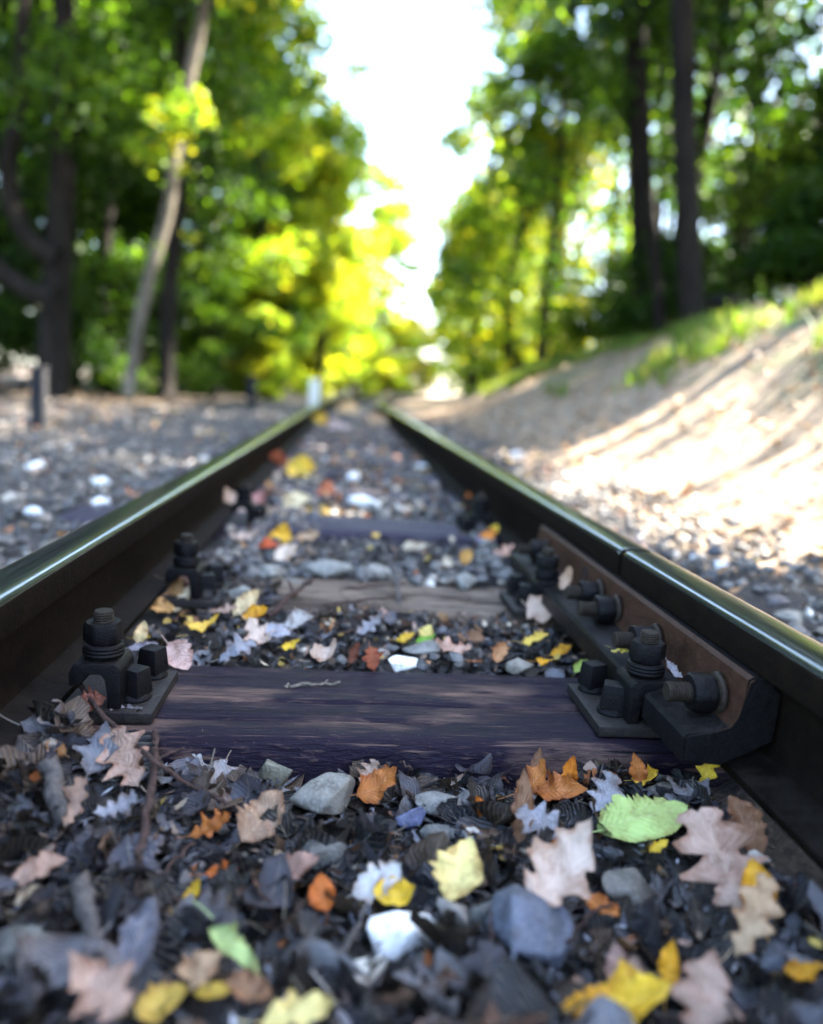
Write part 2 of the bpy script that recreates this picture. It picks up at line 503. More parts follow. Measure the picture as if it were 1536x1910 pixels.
# ------------------------------------------------------------------ sleepers
def build_sleeper(y0, y1, top, mat, label, seed, cracks, fine=True, rot=0.0, roundness=0.012):
    r = np.random.default_rng(seed)
    w, x0, x1 = y1 - y0, -0.78, 0.78
    nT = 56 if fine else 12
    prof = [(-0.0, -0.13), (0.0, -roundness)] + [(roundness * (1 - math.cos(a)), -roundness * (1 - math.sin(a))) for a in np.linspace(0.25, 1.4, 4)]
    left = prof
    mid = [(t, 0.0) for t in np.linspace(roundness * 1.15, w - roundness * 1.15, nT)]
    right = [(w - a, b) for a, b in prof[::-1]]
    ring = np.array(left + mid + right)
    n = len(ring)
    xs = np.linspace(x0, x1, 190 if fine else 24)
    rows = []
    for x in xs:
        yy, zz = ring[:, 0].copy(), ring[:, 1].copy()
        topm = (zz > -0.0005)
        if fine:
            d = vn(x * 5 + yy * 0, yy * 120, seed) * 0.0010 + vn(x * 9 + yy * 0, yy * 40, seed + 1) * 0.0016 + vn(x * 3 + yy * 0, yy * 9, seed + 2) * 0.003
            for (c, amp, xa, xb, dep, wid) in cracks:
                cy = c + amp * math.sin(x * 7 + c * 50) + 0.003 * float(vn(np.array([x * 22]), np.array([c * 90]), seed + 5)[0])
                en = float(sstep(xa, xa + 0.06, x)) * float(1 - sstep(xb - 0.06, xb, x))
                d = d - dep * en * np.exp(-((yy - cy) / wid) ** 2)
            zz = np.where(zz > -0.08, zz + d, zz)
            face = ring[:, 1] < -0.004
            yy = yy + np.where(face, vn(zz * 60, x * 4 + zz * 0, seed + 7) * 0.002, 0) + 0.003 * float(vn(np.array([x * 2.2]), np.array([seed * 1.7]), 3)[0])
        rows.append(np.stack([np.full(n, x), y0 + yy, top + zz], -1))
    V = np.concatenate(rows)
    if rot:
        c0 = np.array([0, (y0 + y1) / 2]); ca, sa = math.cos(rot), math.sin(rot)
        q = V[:, :2] - c0
        V[:, 0] = c0[0] + q[:, 0] * ca - q[:, 1] * sa; V[:, 1] = c0[1] + q[:, 0] * sa + q[:, 1] * ca
    i = np.arange(len(xs) * n).reshape(len(xs), n)
    F = np.stack([i[:-1, :-1], i[1:, :-1], i[1:, 1:], i[:-1, 1:]], -1).reshape(-1, 4)
    V[:, 0] += float(xc((y0 + y1) / 2))
    me = fast_mesh('sleeper', V, F, mat, True)
    bm = bmesh.new(); bm.from_mesh(me); bm.verts.ensure_lookup_table()
    for row in (i[0], i[-1]): bm.faces.new([bm.verts[int(v)] for v in row])
    bm.faces.new([bm.verts[int(v)] for v in list(i[:, 0])] + [bm.verts[int(v)] for v in list(i[::-1, -1])])
    bmesh.ops.recalc_face_normals(bm, faces=bm.faces)
    bm.to_mesh(me); bm.free()
    me.set_sharp_from_angle(angle=math.radians(50))
    o = link(bpy.data.objects.new('sleeper', me))
    return tag(o, label, 'sleeper', 'wooden sleepers under the rails')
build_sleeper(0.785, 1.003, 0.0, M['sleeper_dark'], 'nearest sleeper, dark purple brown plank with fine cracks and worn streaks', 11,
              [(0.098, 0.002, -0.22, 0.32, 0.011, 0.0034), (0.14, 0.003, 0.02, 0.5, 0.006, 0.003), (0.045, 0.003, -0.3, 0.1, 0.006, 0.003), (0.06, 0.002, -0.5, 0.05, 0.0018, 0.002), (0.185, 0.002, -0.1, 0.4, 0.002, 0.002)])
build_sleeper(1.300, 1.500, 0.0, M['sleeper_grey'], 'second sleeper, weathered grey brown and split, half buried in stones', 12,
              [(0.03, 0.004, -0.3, 0.35, 0.008, 0.004), (0.065, 0.005, -0.1, 0.4, 0.010, 0.0045), (0.10, 0.004, -0.2, 0.25, 0.008, 0.004), (0.13, 0.004, 0.0, 0.35, 0.008, 0.004)], roundness=0.022)
build_sleeper(1.945, 2.155, 0.014, M['sleeper_far'], 'third sleeper, blurred flat violet grey plank behind the stones', 13, [(0.1, .002, -.2, .3, .004, .003)])
ORD = ['fourth', 'fifth', 'sixth', 'seventh', 'eighth', 'ninth', 'tenth', 'eleventh', 'twelfth', 'thirteenth', 'fourteenth', 'fifteenth']
for k in range(12):
    y = 2.63 + 0.66 * k
    build_sleeper(y, y + 0.2, 0.004, M['sleeper_far'], ORD[k] + ' sleeper from the camera, mostly hidden by blurred ballast and leaves', 20 + k, [], fine=False)

# ------------------------------------------------------------------ iron parts
def box_bm(x0, x1, y0, y1, z0, z1, bev=0.002, bm=None):
    bm = bm or bmesh.new()
    r = bmesh.ops.create_cube(bm, size=1)
    for v in r['verts']:
        v.co = Vector(((x0 + x1) / 2 + v.co.x * (x1 - x0), (y0 + y1) / 2 + v.co.y * (y1 - y0), (z0 + z1) / 2 + v.co.z * (z1 - z0)))
    if bev:
        es = list({e for v in r['verts'] for e in v.link_edges})
        bmesh.ops.bevel(bm, geom=es, offset=bev, segments=2, affect='EDGES', profile=0.6)
    return bm

def lathe_bm(prof, seg, mtx=None, bm=None, hexa=False, phase=0.0):
    """prof: (r, z) list; closed at both ends"""
    bm = bm or bmesh.new()
    rings = []
    for r, z in prof:
        ring = []
        for k in range(seg):
            a = 2 * PI * k / seg + phase
            v = Vector((r * math.cos(a), r * math.sin(a), z))
            ring.append(bm.verts.new(mtx @ v if mtx else v))
        rings.append(ring)
    for a, b in zip(rings[:-1], rings[1:]):
        for k in range(seg):
            bm.faces.new((a[k], a[(k + 1) % seg], b[(k + 1) % seg], b[k]))
    bm.faces.new(rings[0][::-1]); bm.faces.new(rings[-1])
    return bm

def nut_bm(af, h, mtx, phase):
    """hexagonal nut with chamfered faces"""
    bm = bmesh.new()
    R = af / math.sqrt(3)
    seg = 24
    def ring(rmax, z):
        out = []
        for k in range(seg):
            a = 2 * PI * k / seg
            hr = (af / 2) / math.cos(((a + PI / 6) % (PI / 3)) - PI / 6)
            r = min(hr, rmax)
            out.append(bm.verts.new(mtx @ Vector((r * math.cos(a + phase), r * math.sin(a + phase), z))))
        return out
    cc = af / 2 * 0.97
    rs = [ring(cc * 0.5, 0), ring(cc, 0), ring(R, 0.0035), ring(R, h - 0.0035), ring(cc, h), ring(cc * 0.5, h)]
    for a, b in zip(rs[:-1], rs[1:]):
        for k in range(seg): bm.faces.new((a[k], a[(k + 1) % seg], b[(k + 1) % seg], b[k]))
    bm.faces.new(rs[0][::-1]); bm.faces.new(rs[-1])
    return bm

def thread_bm(r, z0, z1, mtx, pitch=0.0028):
    prof = [(r * 0.96, z0)]
    z = z0
    while z < z1 - pitch:
        prof += [(r, z + pitch * 0.25), (r, z + pitch * 0.5), (r * 0.88, z + pitch * 0.8), (r * 0.88, z + pitch * 0.95)]
        z += pitch
    prof += [(r * 0.95, z1 - 0.0015), (r * 0.86, z1)]
    return lathe_bm(prof, 20, mtx)

def coil_bm(R, rr, turns, z0, z1, mtx, seg=26):
    bm = bmesh.new()
    n = int(seg * turns); rings = []
    for k in range(n + 1):
        a = 2 * PI * k / seg
        z = z0 + rr + (z1 - z0 - 2 * rr) * k / n
        ring = []
        for j in range(8):
            b = 2 * PI * j / 8
            q = R + rr * 1.15 * math.cos(b)
            ring.append(bm.verts.new(mtx @ Vector((q * math.cos(a), q * math.sin(a), z + rr * math.sin(b)))))
        rings.append(ring)
    for a, b in zip(rings[:-1], rings[1:]):
        for j in range(8): bm.faces.new((a[j], a[(j + 1) % 8], b[(j + 1) % 8], b[j]))
    bm.faces.new(rings[0][::-1]); bm.faces.new(rings[-1])
    return bm

def extrude_bm(poly, y0, y1, bev=0.002):
    bm = bmesh.new()
    a = [bm.verts.new((x, y0, z)) for x, z in poly]
    b = [bm.verts.new((x, y1, z)) for x, z in poly]
    n = len(poly)
    bm.faces.new(a); bm.faces.new(b[::-1])
    for k in range(n): bm.faces.new((a[k], b[k], b[(k + 1) % n], a[(k + 1) % n]))
    if bev: bmesh.ops.bevel(bm, geom=list(bm.edges), offset=bev, segments=2, affect='EDGES', profile=0.6)
    return bm

SM = math.radians(35)
def fastening(side, yb, label, rotn, seed, near=True):
    """tie plate with clamp, bolt, nut, spring washer and two screws; built at x = side * ..."""
    rr = random.Random(seed)
    t = empty('rail_fastening', (side * 0.317, yb, 0.0))
    tag(t, label, 'fastening', 'bolted rail fastenings on the sleepers')
    inv = Matrix.Translation((-side * 0.317, -yb, 0))
    def add(name, bm, mat):
        for v in bm.verts:
            v.co.x *= side
            v.co = inv @ v.co
        return bm_obj(name, bm, mat, t, True, SM)
    pl = box_bm(0.256, 0.565, yb - 0.034, yb + 0.098, 0.0012, 0.0142, 0.0022)
    add('tie_plate', pl, M['plate_iron'])
    for fx in ((1, ) if not near else (1, -1)):
        def mx(x): return x if fx == 1 else 2 * 0.409 - x
        poly = [(mx(.2925), .0145), (mx(.3065), .0145), (mx(.3075), .050), (mx(.3125), .0567), (mx(.3285), .0575), (mx(.3340), .051), (mx(.3350), .042),
                (mx(.3485), .040), (mx(.3490), .055), (mx(.3440), .0665), (mx(.2985), .0665), (mx(.2925), .0600)]
        if side * fx < 0: pass
        add('clamp', extrude_bm(poly, yb - 0.026, yb + 0.028, 0.0022), M['dark_iron'])
        bx = mx(0.3185)
        mt = Matrix.Translation((bx, yb, 0))
        add('spring_washer', coil_bm(0.0188, 0.0034, 2.9, 0.0665, 0.0855, mt), M['dark_iron'])
        add('nut', nut_bm(0.0375, 0.0235, Matrix.Translation((bx, yb, 0.0853)), rotn), M['dark_iron'])
        add('bolt', thread_bm(0.011, 0.10, 0.1215, mt), M['thread_iron'])
    for k, (sx, sy) in enumerate(((0.2855, yb + 0.008), (0.283, yb + 0.077))):
        mt = Matrix.Translation((sx, sy, 0.0)) @ Matrix.Rotation(rr.uniform(-0.5, 0.5), 4, 'Z')
        bm = lathe_bm([(0.0182, 0.0144), (0.0186, 0.0165), (0.017, 0.0195), (0.0145, 0.0215), (0.012, 0.0225)], 22, mt)
        h0, h1, a, b = 0.0205, 0.0515, 0.0150, 0.0122
        r = bmesh.ops.create_cube(bm, size=2)
        for v in r['verts']:
            s = b if v.co.z > 0 else a
            v.co = mt @ Vector((v.co.x * s, v.co.y * s * 0.92, (h1 if v.co.z > 0 else h0)))
        bmesh.ops.bevel(bm, geom=list({e for v in r['verts'] for e in v.link_edges}), offset=0.0022, segments=2, affect='EDGES', profile=0.6)
        add('screw', bm, M['dark_iron'])
    return t
fastening(1, 0.838, 'bolt, clamp and plate on the nearest sleeper at the right rail', 0.35, 1)
fastening(-1, 0.843, 'shadowed bolt, clamp and plate on the nearest sleeper at the left rail', 0.1, 2)
fastening(1, 1.304, 'bolt, clamp and plate on the second sleeper at the right rail', 0.5, 3)
fastening(-1, 1.285, 'shadowed bolt and clamp on the second sleeper at the left rail, behind leaves', 0.2, 4)
fastening(1, 2.01, 'blurred bolt and clamp on the third sleeper at the right rail', 0.3, 5, False)
fastening(-1, 2.0, 'dark bolt and clamp on the third sleeper at the left rail', 0.3, 6, False)

def fishplate():
    t = empty('fishplate', (0.366, JY, 0.05))
    tag(t, 'rusty angled joint bar bolted along the right rail across the joint', 'joint bar')
    inv = Matrix.Translation((-0.366, -JY, -0.05))
    def add(name, bm, mat, par=t):
        for v in bm.verts: v.co = inv @ v.co
        return bm_obj(name, bm, mat, par, True, SM)
    # angle bar: section in x-z, swept along y with notches for the clamps
    ys = [0.690, 0.796, 0.802, 0.874, 0.880, 1.262, 1.268, 1.342, 1.348, 1.542]
    bm = bmesh.new(); rings = []
    for k, y in enumerate(ys):
        notch = k in (2, 3, 6, 7)
        xi = 0.3095 if notch else 0.302
        zt = 0.0535 if notch else 0.0600
        sec = [(xi, .031), (.345, .027), (.372, .043), (.398, .054), (.400, .105), (.388, .1195), (.368, .1235), (.3625, .120), (.3605, .100), (.359, .080), (.352, .0675), (.335, .0640), (xi + .004, zt + 0.001), (xi, zt - .003)]
        rings.append([bm.verts.new((x, y, z)) for x, z in sec])
    n = len(rings[0])
    for a, b in zip(rings[:-1], rings[1:]):
        for k in range(n): bm.faces.new((a[k], a[(k + 1) % n], b[(k + 1) % n], b[k]))
    bm.faces.new(rings[0][::-1]); bm.faces.new(rings[-1])
    bmesh.ops.bevel(bm, geom=[e for e in bm.edges if all(abs(v.co.y - y) < 1e-6 for v in e.verts for y in (0.690,)) or all(abs(v.co.y - 1.542) < 1e-6 for v in e.verts)], offset=0.0025, segments=2, affect='EDGES')
    for f in bm.faces:
        c = f.calc_center_median()
        f.material_index = 0 if (c.z > 0.0665 and c.x < 0.372 and abs(f.normal.y) < .5) else 1
    add('bar', bm, [M['fishplate'], M['dark_iron']])
    # web bolts
    for y, z, ph, stub in ((0.738, 0.087, 0.1, .300), (0.905, 0.087, 0.3, .302), (1.050, 0.085, 0.0, .300), (1.128, 0.088, 0.25, .303), (1.457, 0.086, 0.4, .300)):
        ax = Matrix.Translation((0.3625, y, z)) @ Matrix.Rotation(-PI / 2, 4, 'Y')      # local z -> -x
        b = add('bolt', thread_bm(0.0108, 0.0, 0.3625 - stub, ax), M['thread_iron'])
        add('nut', nut_bm(0.038, 0.025, ax @ Matrix.Translation((0, 0, 0.0125)), ph), M['dark_iron'], b)
        add('spring_washer', coil_bm(0.0185, 0.0042, 1.02, 0.001, 0.0125, ax), M['thread_iron'], b)
    ax = Matrix.Translation((0.3600, 1.215, 0.098)) @ Matrix.Rotation(-PI / 2, 4, 'Y')
    add('bolt_hole', lathe_bm([(0.0115, -0.004), (0.0125, 0.0012), (0.0105, 0.0012), (0.0095, -0.003)], 20, ax), M['black_paint_and_hole_shade'])  # solid piece, its dark colour stands for the shade inside the hole
fishplate()

# ------------------------------------------------------------------ light shafts: leaves cut from the crowns so sun reaches chosen spots
SH_T, SH_R, SH_A = [], [], []
def shaft(px, py, r, y=None, a0=None):
    T = ground_hit(px, py) if y is None else aty(px, py, y)
    SH_T.append(T); SH_R.append(r * ((1.15 if px > 940 and py > 895 else 2.1 if px > 940 and py > 770 else 1.45) if y is None else 1.15))
    SH_A.append(SH_R[-1] + 0.3 if a0 is None else a0)
    return T
for px, py, r in [(960, 850, .10), (1020, 870, .13), (1080, 890, .15), (1130, 840, .2), (1150, 905, .18), (1220, 860, .25), (1235, 930, .2), (1300, 815, .25),
                  (1320, 885, .28), (1330, 955, .2), (1400, 845, .3), (1400, 925, .26), (1450, 780, .25), (1470, 845, .3), (1470, 915, .28), (1480, 975, .2),
                  (1536, 800, .3), (1536, 880, .3), (1536, 960, .25), (1600, 900, .3), (1600, 820, .3), (1250, 800, .15), (1180, 790, .12), (1660, 940, .3),
                  (965, 688, .5), (1010, 672, .5), (1060, 660, .45), (1120, 640, .4), (1190, 622, .4), (1250, 606, .4), (1330, 600, .35), (1400, 590, .35), (1470, 585, .35), (1536, 575, .35),
                  (880, 745, .5), (930, 740, .45), (830, 742, .6), (1060, 720, .12), (1110, 690, .12), (1200, 700, .1),
                  (30, 806, .12), (70, 800, .08), (100, 745, .3), (150, 750, .25), (210, 760, .2), (65, 868, .03), (250, 770, .1), (330, 755, .12), (500, 760, .1), (420, 770, .08), (20, 795, .25), (60, 765, .3), (130, 735, .5), (180, 742, .4), (240, 748, .3), (290, 745, .3), (350, 750, .2), (560, 748, .3), (90, 830, .08), (240, 850, .06), (160, 900, .04), (330, 830, .06)]:
    shaft(px, py, r)
for py in (345, 375, 405, 430): shaft(318, py, .26, 9.0, 0.10)
for px, py, y, r in [ (325, 230, 9.0, .55), (300, 260, 9.0, .35), (350, 200, 9.0, .4),
                     (620, 450, 17, .9), (650, 340, 17, .9), (590, 300, 16, .8), (690, 520, 20, 1.0), (610, 560, 18, .7), (700, 420, 22, 1.0), (560, 220, 15, .8), (520, 160, 14, .7),
                     (870, 300, 17, .9), (890, 400, 18, .8), (860, 520, 22, 1.0), (840, 640, 26, 1.1), (900, 180, 15, .8), (780, 660, 28, 1.2), (740, 600, 26, 1.2), (900, 90, 14, .8), (960, 100, 12, .5),
                     (1040, 470, 12, .35), (1230, 250, 11, .3), (1330, 300, 12, .4), (520, 420, 13, .3), (450, 350, 12, .25), (960, 300, 14, .4), (640, 650, 20, .5), (400, 520, 12, .2)]:
    shaft(px, py, r, y)
dr = np.random.default_rng(55)
for _ in range(135):
    x_, y_ = (dr.uniform(-4.6, -.6), dr.uniform(3.2, 10.5)) if dr.random() < .7 else (dr.uniform(-.4, 1.2), dr.uniform(3.4, 10))
    SH_T.append(np.array([x_, y_, 0.0])); SH_R.append(dr.uniform(.04, .10 + .022 * (y_ - 2)) if x_ < -.5 else dr.uniform(.04, .13)); SH_A.append(.4)
SH_T, SH_R = np.array(SH_T), np.array(SH_R)

def sun_cull(P):
    """True where a leaf would block a shaft cut through the crowns for the sun"""
    out = np.zeros(len(P), bool)
    jit = 1 + 0.3 * rng.standard_normal(len(P))
    for T, r, a0 in zip(SH_T, SH_R, SH_A):
        v = P - T
        al = v @ SUN
        pe = np.linalg.norm(v - al[:, None] * SUN[None, :], axis=1)
        out |= (al > a0) & (pe < r * jit)
    Q = P - SUN[None, :] * (P[:, 2] / SUN[2])[:, None]
    far = (Q[:, 1] > 10.8 + 0.6 * jit) & (np.abs(Q[:, 0] - xc(Q[:, 1]) - 0.8) < 1.7 * jit)
    out |= far & (rng.random(len(P)) < 0.85)
    return out

# ------------------------------------------------------------------ trees
def tube(path, radii, seg=9, seed=0, rough=0.06):
    path = np.asarray(path, float); n = len(path)
    tan = np.gradient(path, axis=0); tan /= np.linalg.norm(tan, axis=1)[:, None]
    ref = np.array([0.31, 0.17, 0.93]) if abs(tan[0][2]) < 0.8 else np.array([1.0, 0.1, 0])
    V = []
    for k in range(n):
        u = np.cross(tan[k], ref); u /= np.linalg.norm(u); w = np.cross(tan[k], u)
        a = np.arange(seg) * 2 * PI / seg
        rr = radii[k] * (1 + rough * vn(a * 2.2 + seed, np.full(seg, k * 0.7 + seed), seed))
        V.append(path[k] + (np.cos(a) * rr)[:, None] * u + (np.sin(a) * rr)[:, None] * w)
    V = np.concatenate(V)
    i = np.arange(n * seg).reshape(n, seg)
    F = np.stack([i[:-1], np.roll(i[:-1], -1, 1), np.roll(i[1:], -1, 1), i[1:]], -1).reshape(-1, 4)
    caps = np.array([[i[-1, 0], i[-1, 1], i[-1, 2], i[-1, 3]]])
    ext = []
    for row in (i[0], i[-1]):
        for k in range(1, seg - 1, 2): ext.append([row[0], row[k], row[k + 1], row[(k + 2) % seg]])
    return V, np.concatenate([F, np.array(ext)])

def smooth_path(pts, n):
    pts = np.asarray(pts, float)
    t = np.linspace(0, len(pts) - 1, n)
    i = np.clip(t.astype(int), 0, len(pts) - 2); f = (t - i)[:, None]
    p0, p1, p2, p3 = pts[np.maximum(i - 1, 0)], pts[i], pts[i + 1], pts[np.minimum(i + 2, len(pts) - 1)]
    return 0.5 * ((2 * p1) + (-p0 + p2) * f + (2 * p0 - 5 * p1 + 4 * p2 - p3) * f ** 2 + (-p0 + 3 * p1 - 3 * p2 + p3) * f ** 3)

PAL = {'deep': [(.006, .020, .0025), (.011, .033, .0035), (.018, .050, .005), (.032, .072, .007)],
       'mid': [(.018, .050, .0045), (.030, .074, .006), (.047, .10, .009), (.075, .135, .012)],
       'bright': [(.08, .16, .012), (.13, .22, .018), (.19, .27, .022), (.26, .28, .02)],  # leaf colour raised to carry the glow of sunlit foliage by the gap
       'gold': [(.10, .14, .012), (.18, .20, .02), (.26, .22, .02), (.07, .12, .012)]}

def leaf_cloud(centres, radii, n, size, pal, flat=0.55, cull=True):
    centres = np.asarray(centres, float); radii = np.asarray(radii, float)
    w = radii ** 2; w /= w.sum()
    k = rng.choice(len(centres), n, p=w)
    d = rng.standard_normal((n, 3)); d /= np.linalg.norm(d, axis=1)[:, None]
    r = rng.random(n) ** 0.45
    P = centres[k] + d * (r * radii[k])[:, None] * np.array([1, 1, flat])
    P[:, 2] += 0.10 * radii[k] * vn(P[:, 0] * 5, P[:, 1] * 5, 2)
    keep = P[:, 2] > litter_z(P[:, 0], P[:, 1]) + 0.02
    # nothing grows into the clearance of the line
    cl = np.abs(P[:, 0] - xc(P[:, 1]))
    jn = 0.25 * rng.standard_normal(n)
    keep &= ~(((cl < 1.45 + jn) & (P[:, 2] < 4.2)) | ((cl < 0.75 + jn) & (P[:, 2] < 9)))
    if cull: keep &= ~sun_cull(P)
    P = P[keep]; k = k[keep]; n = len(P)
    s = size * rng.uniform(0.6, 1.35, n)
    nrm = rng.standard_normal((n, 3)) * 0.75 + np.array([0, 0, 0.75]); nrm /= np.linalg.norm(nrm, axis=1)[:, None]
    t = np.cross(nrm, rng.standard_normal((n, 3))); t /= np.linalg.norm(t, axis=1)[:, None]
    b = np.cross(nrm, t)
    a = (t * s[:, None]); c = b * (s * 0.34)[:, None]; lift = nrm * (s * 0.10)[:, None]
    V = np.stack([P - a * .5, P - a * .08 + c + lift, P + a * .5, P - a * .08 - c + lift], 1).reshape(-1, 3)
    F = np.arange(4 * n).reshape(n, 4)
    pal = np.array(PAL[pal])
    clump = rng.integers(0, len(pal), len(centres))
    ci = np.where(rng.random(n) < 0.55, clump[k], rng.integers(0, len(pal), n))
    colr = pal[ci] * rng.uniform(0.75, 1.25, n)[:, None]
    return V, F, colr

def tree(name, label, base, path, radii, crown, n, size, pal, bark='bark', limbs=(), group=None, cat='tree', seg=9, cull=True):
    """path and crown centres in world metres; crown = (centres, radii)"""
    base = np.asarray(base, float)
    t = empty(name, base); tag(t, label, cat, group)
    if path is not None:
        V, F = tube(np.asarray(path) - base, radii, seg, int(abs(base[0] * 13 + base[1] * 7)) % 97)
        link(bpy.data.objects.new('trunk', fast_mesh('trunk', V, F, M[bark], True)), t)
    for lp, lr in limbs:
        V, F = tube(np.asarray(lp) - base, lr, 7, 5)
        link(bpy.data.objects.new('limb', fast_mesh('limb', V, F, M[bark], True)), t)
    if n:
        V, F, c = leaf_cloud(crown[0], crown[1], n, size, pal, cull=cull)
        if len(V): link(bpy.data.objects.new('crown', fast_mesh('crown', V - base, F, M['crown'], False, col=c)), t)
    return t

def auto_crown(base, H, z0, R, ncl, seed, lean=(0, 0)):
    r = np.random.default_rng(seed)
    C, Rr = [], []
    for _ in range(ncl):
        u = r.random()
        z = z0 + (H - z0) * u
        prof = R * (0.55 + 0.45 * math.sin(PI * min(1, u * 0.9 + 0.15)))
        a = r.random() * 2 * PI; q = prof * math.sqrt(r.random())
        C.append((base[0] + lean[0] * u + q * math.cos(a), base[1] + lean[1] * u + q * math.sin(a), base[2] + z))
        Rr.append(r.uniform(0.55, 1.25) * (R / 3.0) ** 0.5)
    return np.array(C), np.array(Rr)

def auto_tree(label, x, y, H, z0, R, n, size, pal, seed, rad=0.14, bark='bark', group=None, lean=(0, 0), name='tree', ncl=38, nlimb=4):
    z = float(litter_z(np.array([x]), np.array([y]))[0]) - 0.05
    base = np.array([x, y, z])
    r = np.random.default_rng(seed)
    pts = [base + np.array([lean[0] * u + r.normal(0, .10) * (u > 0), lean[1] * u + r.normal(0, .10) * (u > 0), H * 0.9 * u]) for u in (0, .25, .5, .75, 1)]
    path = smooth_path(pts, 14)
    radii = np.linspace(rad, rad * 0.25, 14); radii[0] *= 1.35
    cr_ = auto_crown(base, H, z0, R, ncl, seed, lean)
    limbs = []
    for k in range(nlimb):
        a = path[5 + 2 * k]; c = cr_[0][r.integers(0, len(cr_[0]))]
        m = (a + c) / 2 + np.array([0, 0, -0.2])
        limbs.append((smooth_path([a, m, c], 6), np.linspace(rad * 0.42, rad * 0.1, 6)))
    return tree(name, label, base, path, radii, cr_, n, size, pal, bark, limbs, group)

def ppath(pts, y, n=16):
    return smooth_path([aty(px, py, y) for px, py in pts], n)

# the forked dark tree at the left edge
yT = 10.0
p = ppath([(98, 745), (100, 640), (104, 540), (112, 440), (118, 300), (122, 150), (120, 0), (118, -200)], yT)
b0 = p[0].copy(); 
br1 = ppath([(104, 560), (60, 545), (15, 515), (-60, 440), (-120, 300)], yT - .3, 10)
br2 = ppath([(108, 480), (62, 455), (28, 395), (14, 315), (30, 235), (42, 160), (40, 40), (60, -120)], yT - .2, 14)
C, Rr = auto_crown(np.array([b0[0] - .6, b0[1], b0[2]]), 9.5, 2.6, 3.0, 26, 101)
tree('forked_tree', 'dark forked tree at the left edge with a branch curving upward', b0, p, np.linspace(.21, .10, 16), (C, Rr), 15000, .11, 'deep', 'bark',
     [(br1, np.linspace(.15, .06, 10)), (br2, np.linspace(.14, .06, 14))])
# the leaning tree with a sunlit stretch
yT = 9.0
p = ppath([(240, 738), (256, 620), (285, 490), (312, 400), (328, 280), (352, 150), (384, 0), (410, -150), (450, -330)], yT, 18)
b0 = p[0].copy()
C = [aty(px, py, yT + dy) for px, py, dy in [(325, 230, -.15), (300, 270, .1), (352, 205, 0), (370, 170, .2), (285, 300, 0), (340, 265, -.2), (310, 205, .1), (250, 275, .2), (390, 215, .3), (420, -60, 0), (380, -200, .4), (480, -280, .5), (560, -330, .8), (330, -330, 0), (530, 0, .6), (560, 10, .7), (715, 8, .9), (735, -30, .9), (335, 315, -.3), (300, 330, -.2), (300, 455, -.25), (350, 300, -.2), (270, 470, 0), (360, 440, .2)]]
Rr = [.34, .26, .3, .28, .22, .28, .26, .2, .2, .6, .9, .9, .9, .9, .16, .12, .14, .2, .17, .13, .14, .15, .12, .14]
tree('leaning_tree', 'slender leaning tree with a bright sunlit stretch of pale trunk', b0, p, np.linspace(.075, .062, 18), (C, Rr), 6400, .10, 'bright', 'pale_bark',
     [(ppath([(330, 300), (300, 262), (262, 270)], yT, 6), np.linspace(.03, .012, 6)), (ppath([(338, 250), (360, 210), (392, 205)], yT, 6), np.linspace(.03, .012, 6))])
# thin straight trunk behind it
p = ppath([(312, 742), (312, 640), (318, 520), (330, 380), (335, 200), (340, 0), (345, -200)], 11.0, 14)
C, Rr = auto_crown(p[0], 9, 3.0, 2.2, 20, 103)
tree('thin_tree', 'thin straight dark tree just right of the leaning tree', p[0].copy(), p, np.linspace(.12, .08, 14), (C, Rr), 9000, .11, 'mid')
# right side trunks on the cutting
p = ppath([(1293, 612), (1288, 520), (1282, 380), (1276, 200), (1272, 0), (1268, -260)], 8.0, 14)
C, Rr = auto_crown(p[0] + np.array([.5, .5, 0]), 8.5, 2.3, 2.8, 26, 104)
tree('bank_tree', 'thick dark straight tree standing on top of the right bank', p[0] - np.array([0, 0, .1]), p, np.linspace(.135, .105, 14), (C, Rr), 12000, .11, 'deep')
p = ppath([(1196, 660), (1194, 560), (1190, 400), (1186, 250), (1180, 60), (1176, -200)], 11.5, 14)
C, Rr = auto_crown(p[0] + np.array([.2, .4, 0]), 9, 2.2, 2.2, 22, 105)
tree('bank_tree', 'slim dark tree left of the thick tree on the right bank', p[0] - np.array([0, 0, .1]), p, np.linspace(.14, .09, 14), (C, Rr), 10000, .11, 'mid')
p = ppath([(1236, 652), (1224, 520), (1212, 380), (1204, 250), (1196, 80), (1190, -160)], 10.6, 14)
C, Rr = auto_crown(p[0] + np.array([.2, .3, 0]), 8.5, 3.4, 1.8, 14, 106)
tree('bank_tree', 'thin tree leaning slightly between the two dark trunks on the right bank', p[0] - np.array([0, 0, .1]), p, np.linspace(.09, .06, 14), (C, Rr), 4500, .11, 'mid')

PN = {'deep': 'dark green', 'mid': 'fresh green', 'bright': 'bright yellow green', 'gold': 'golden green'}
def row_name(y): return 'in the front' if y < 13.6 else 'in the middle' if y < 19.6 else 'at the far end'
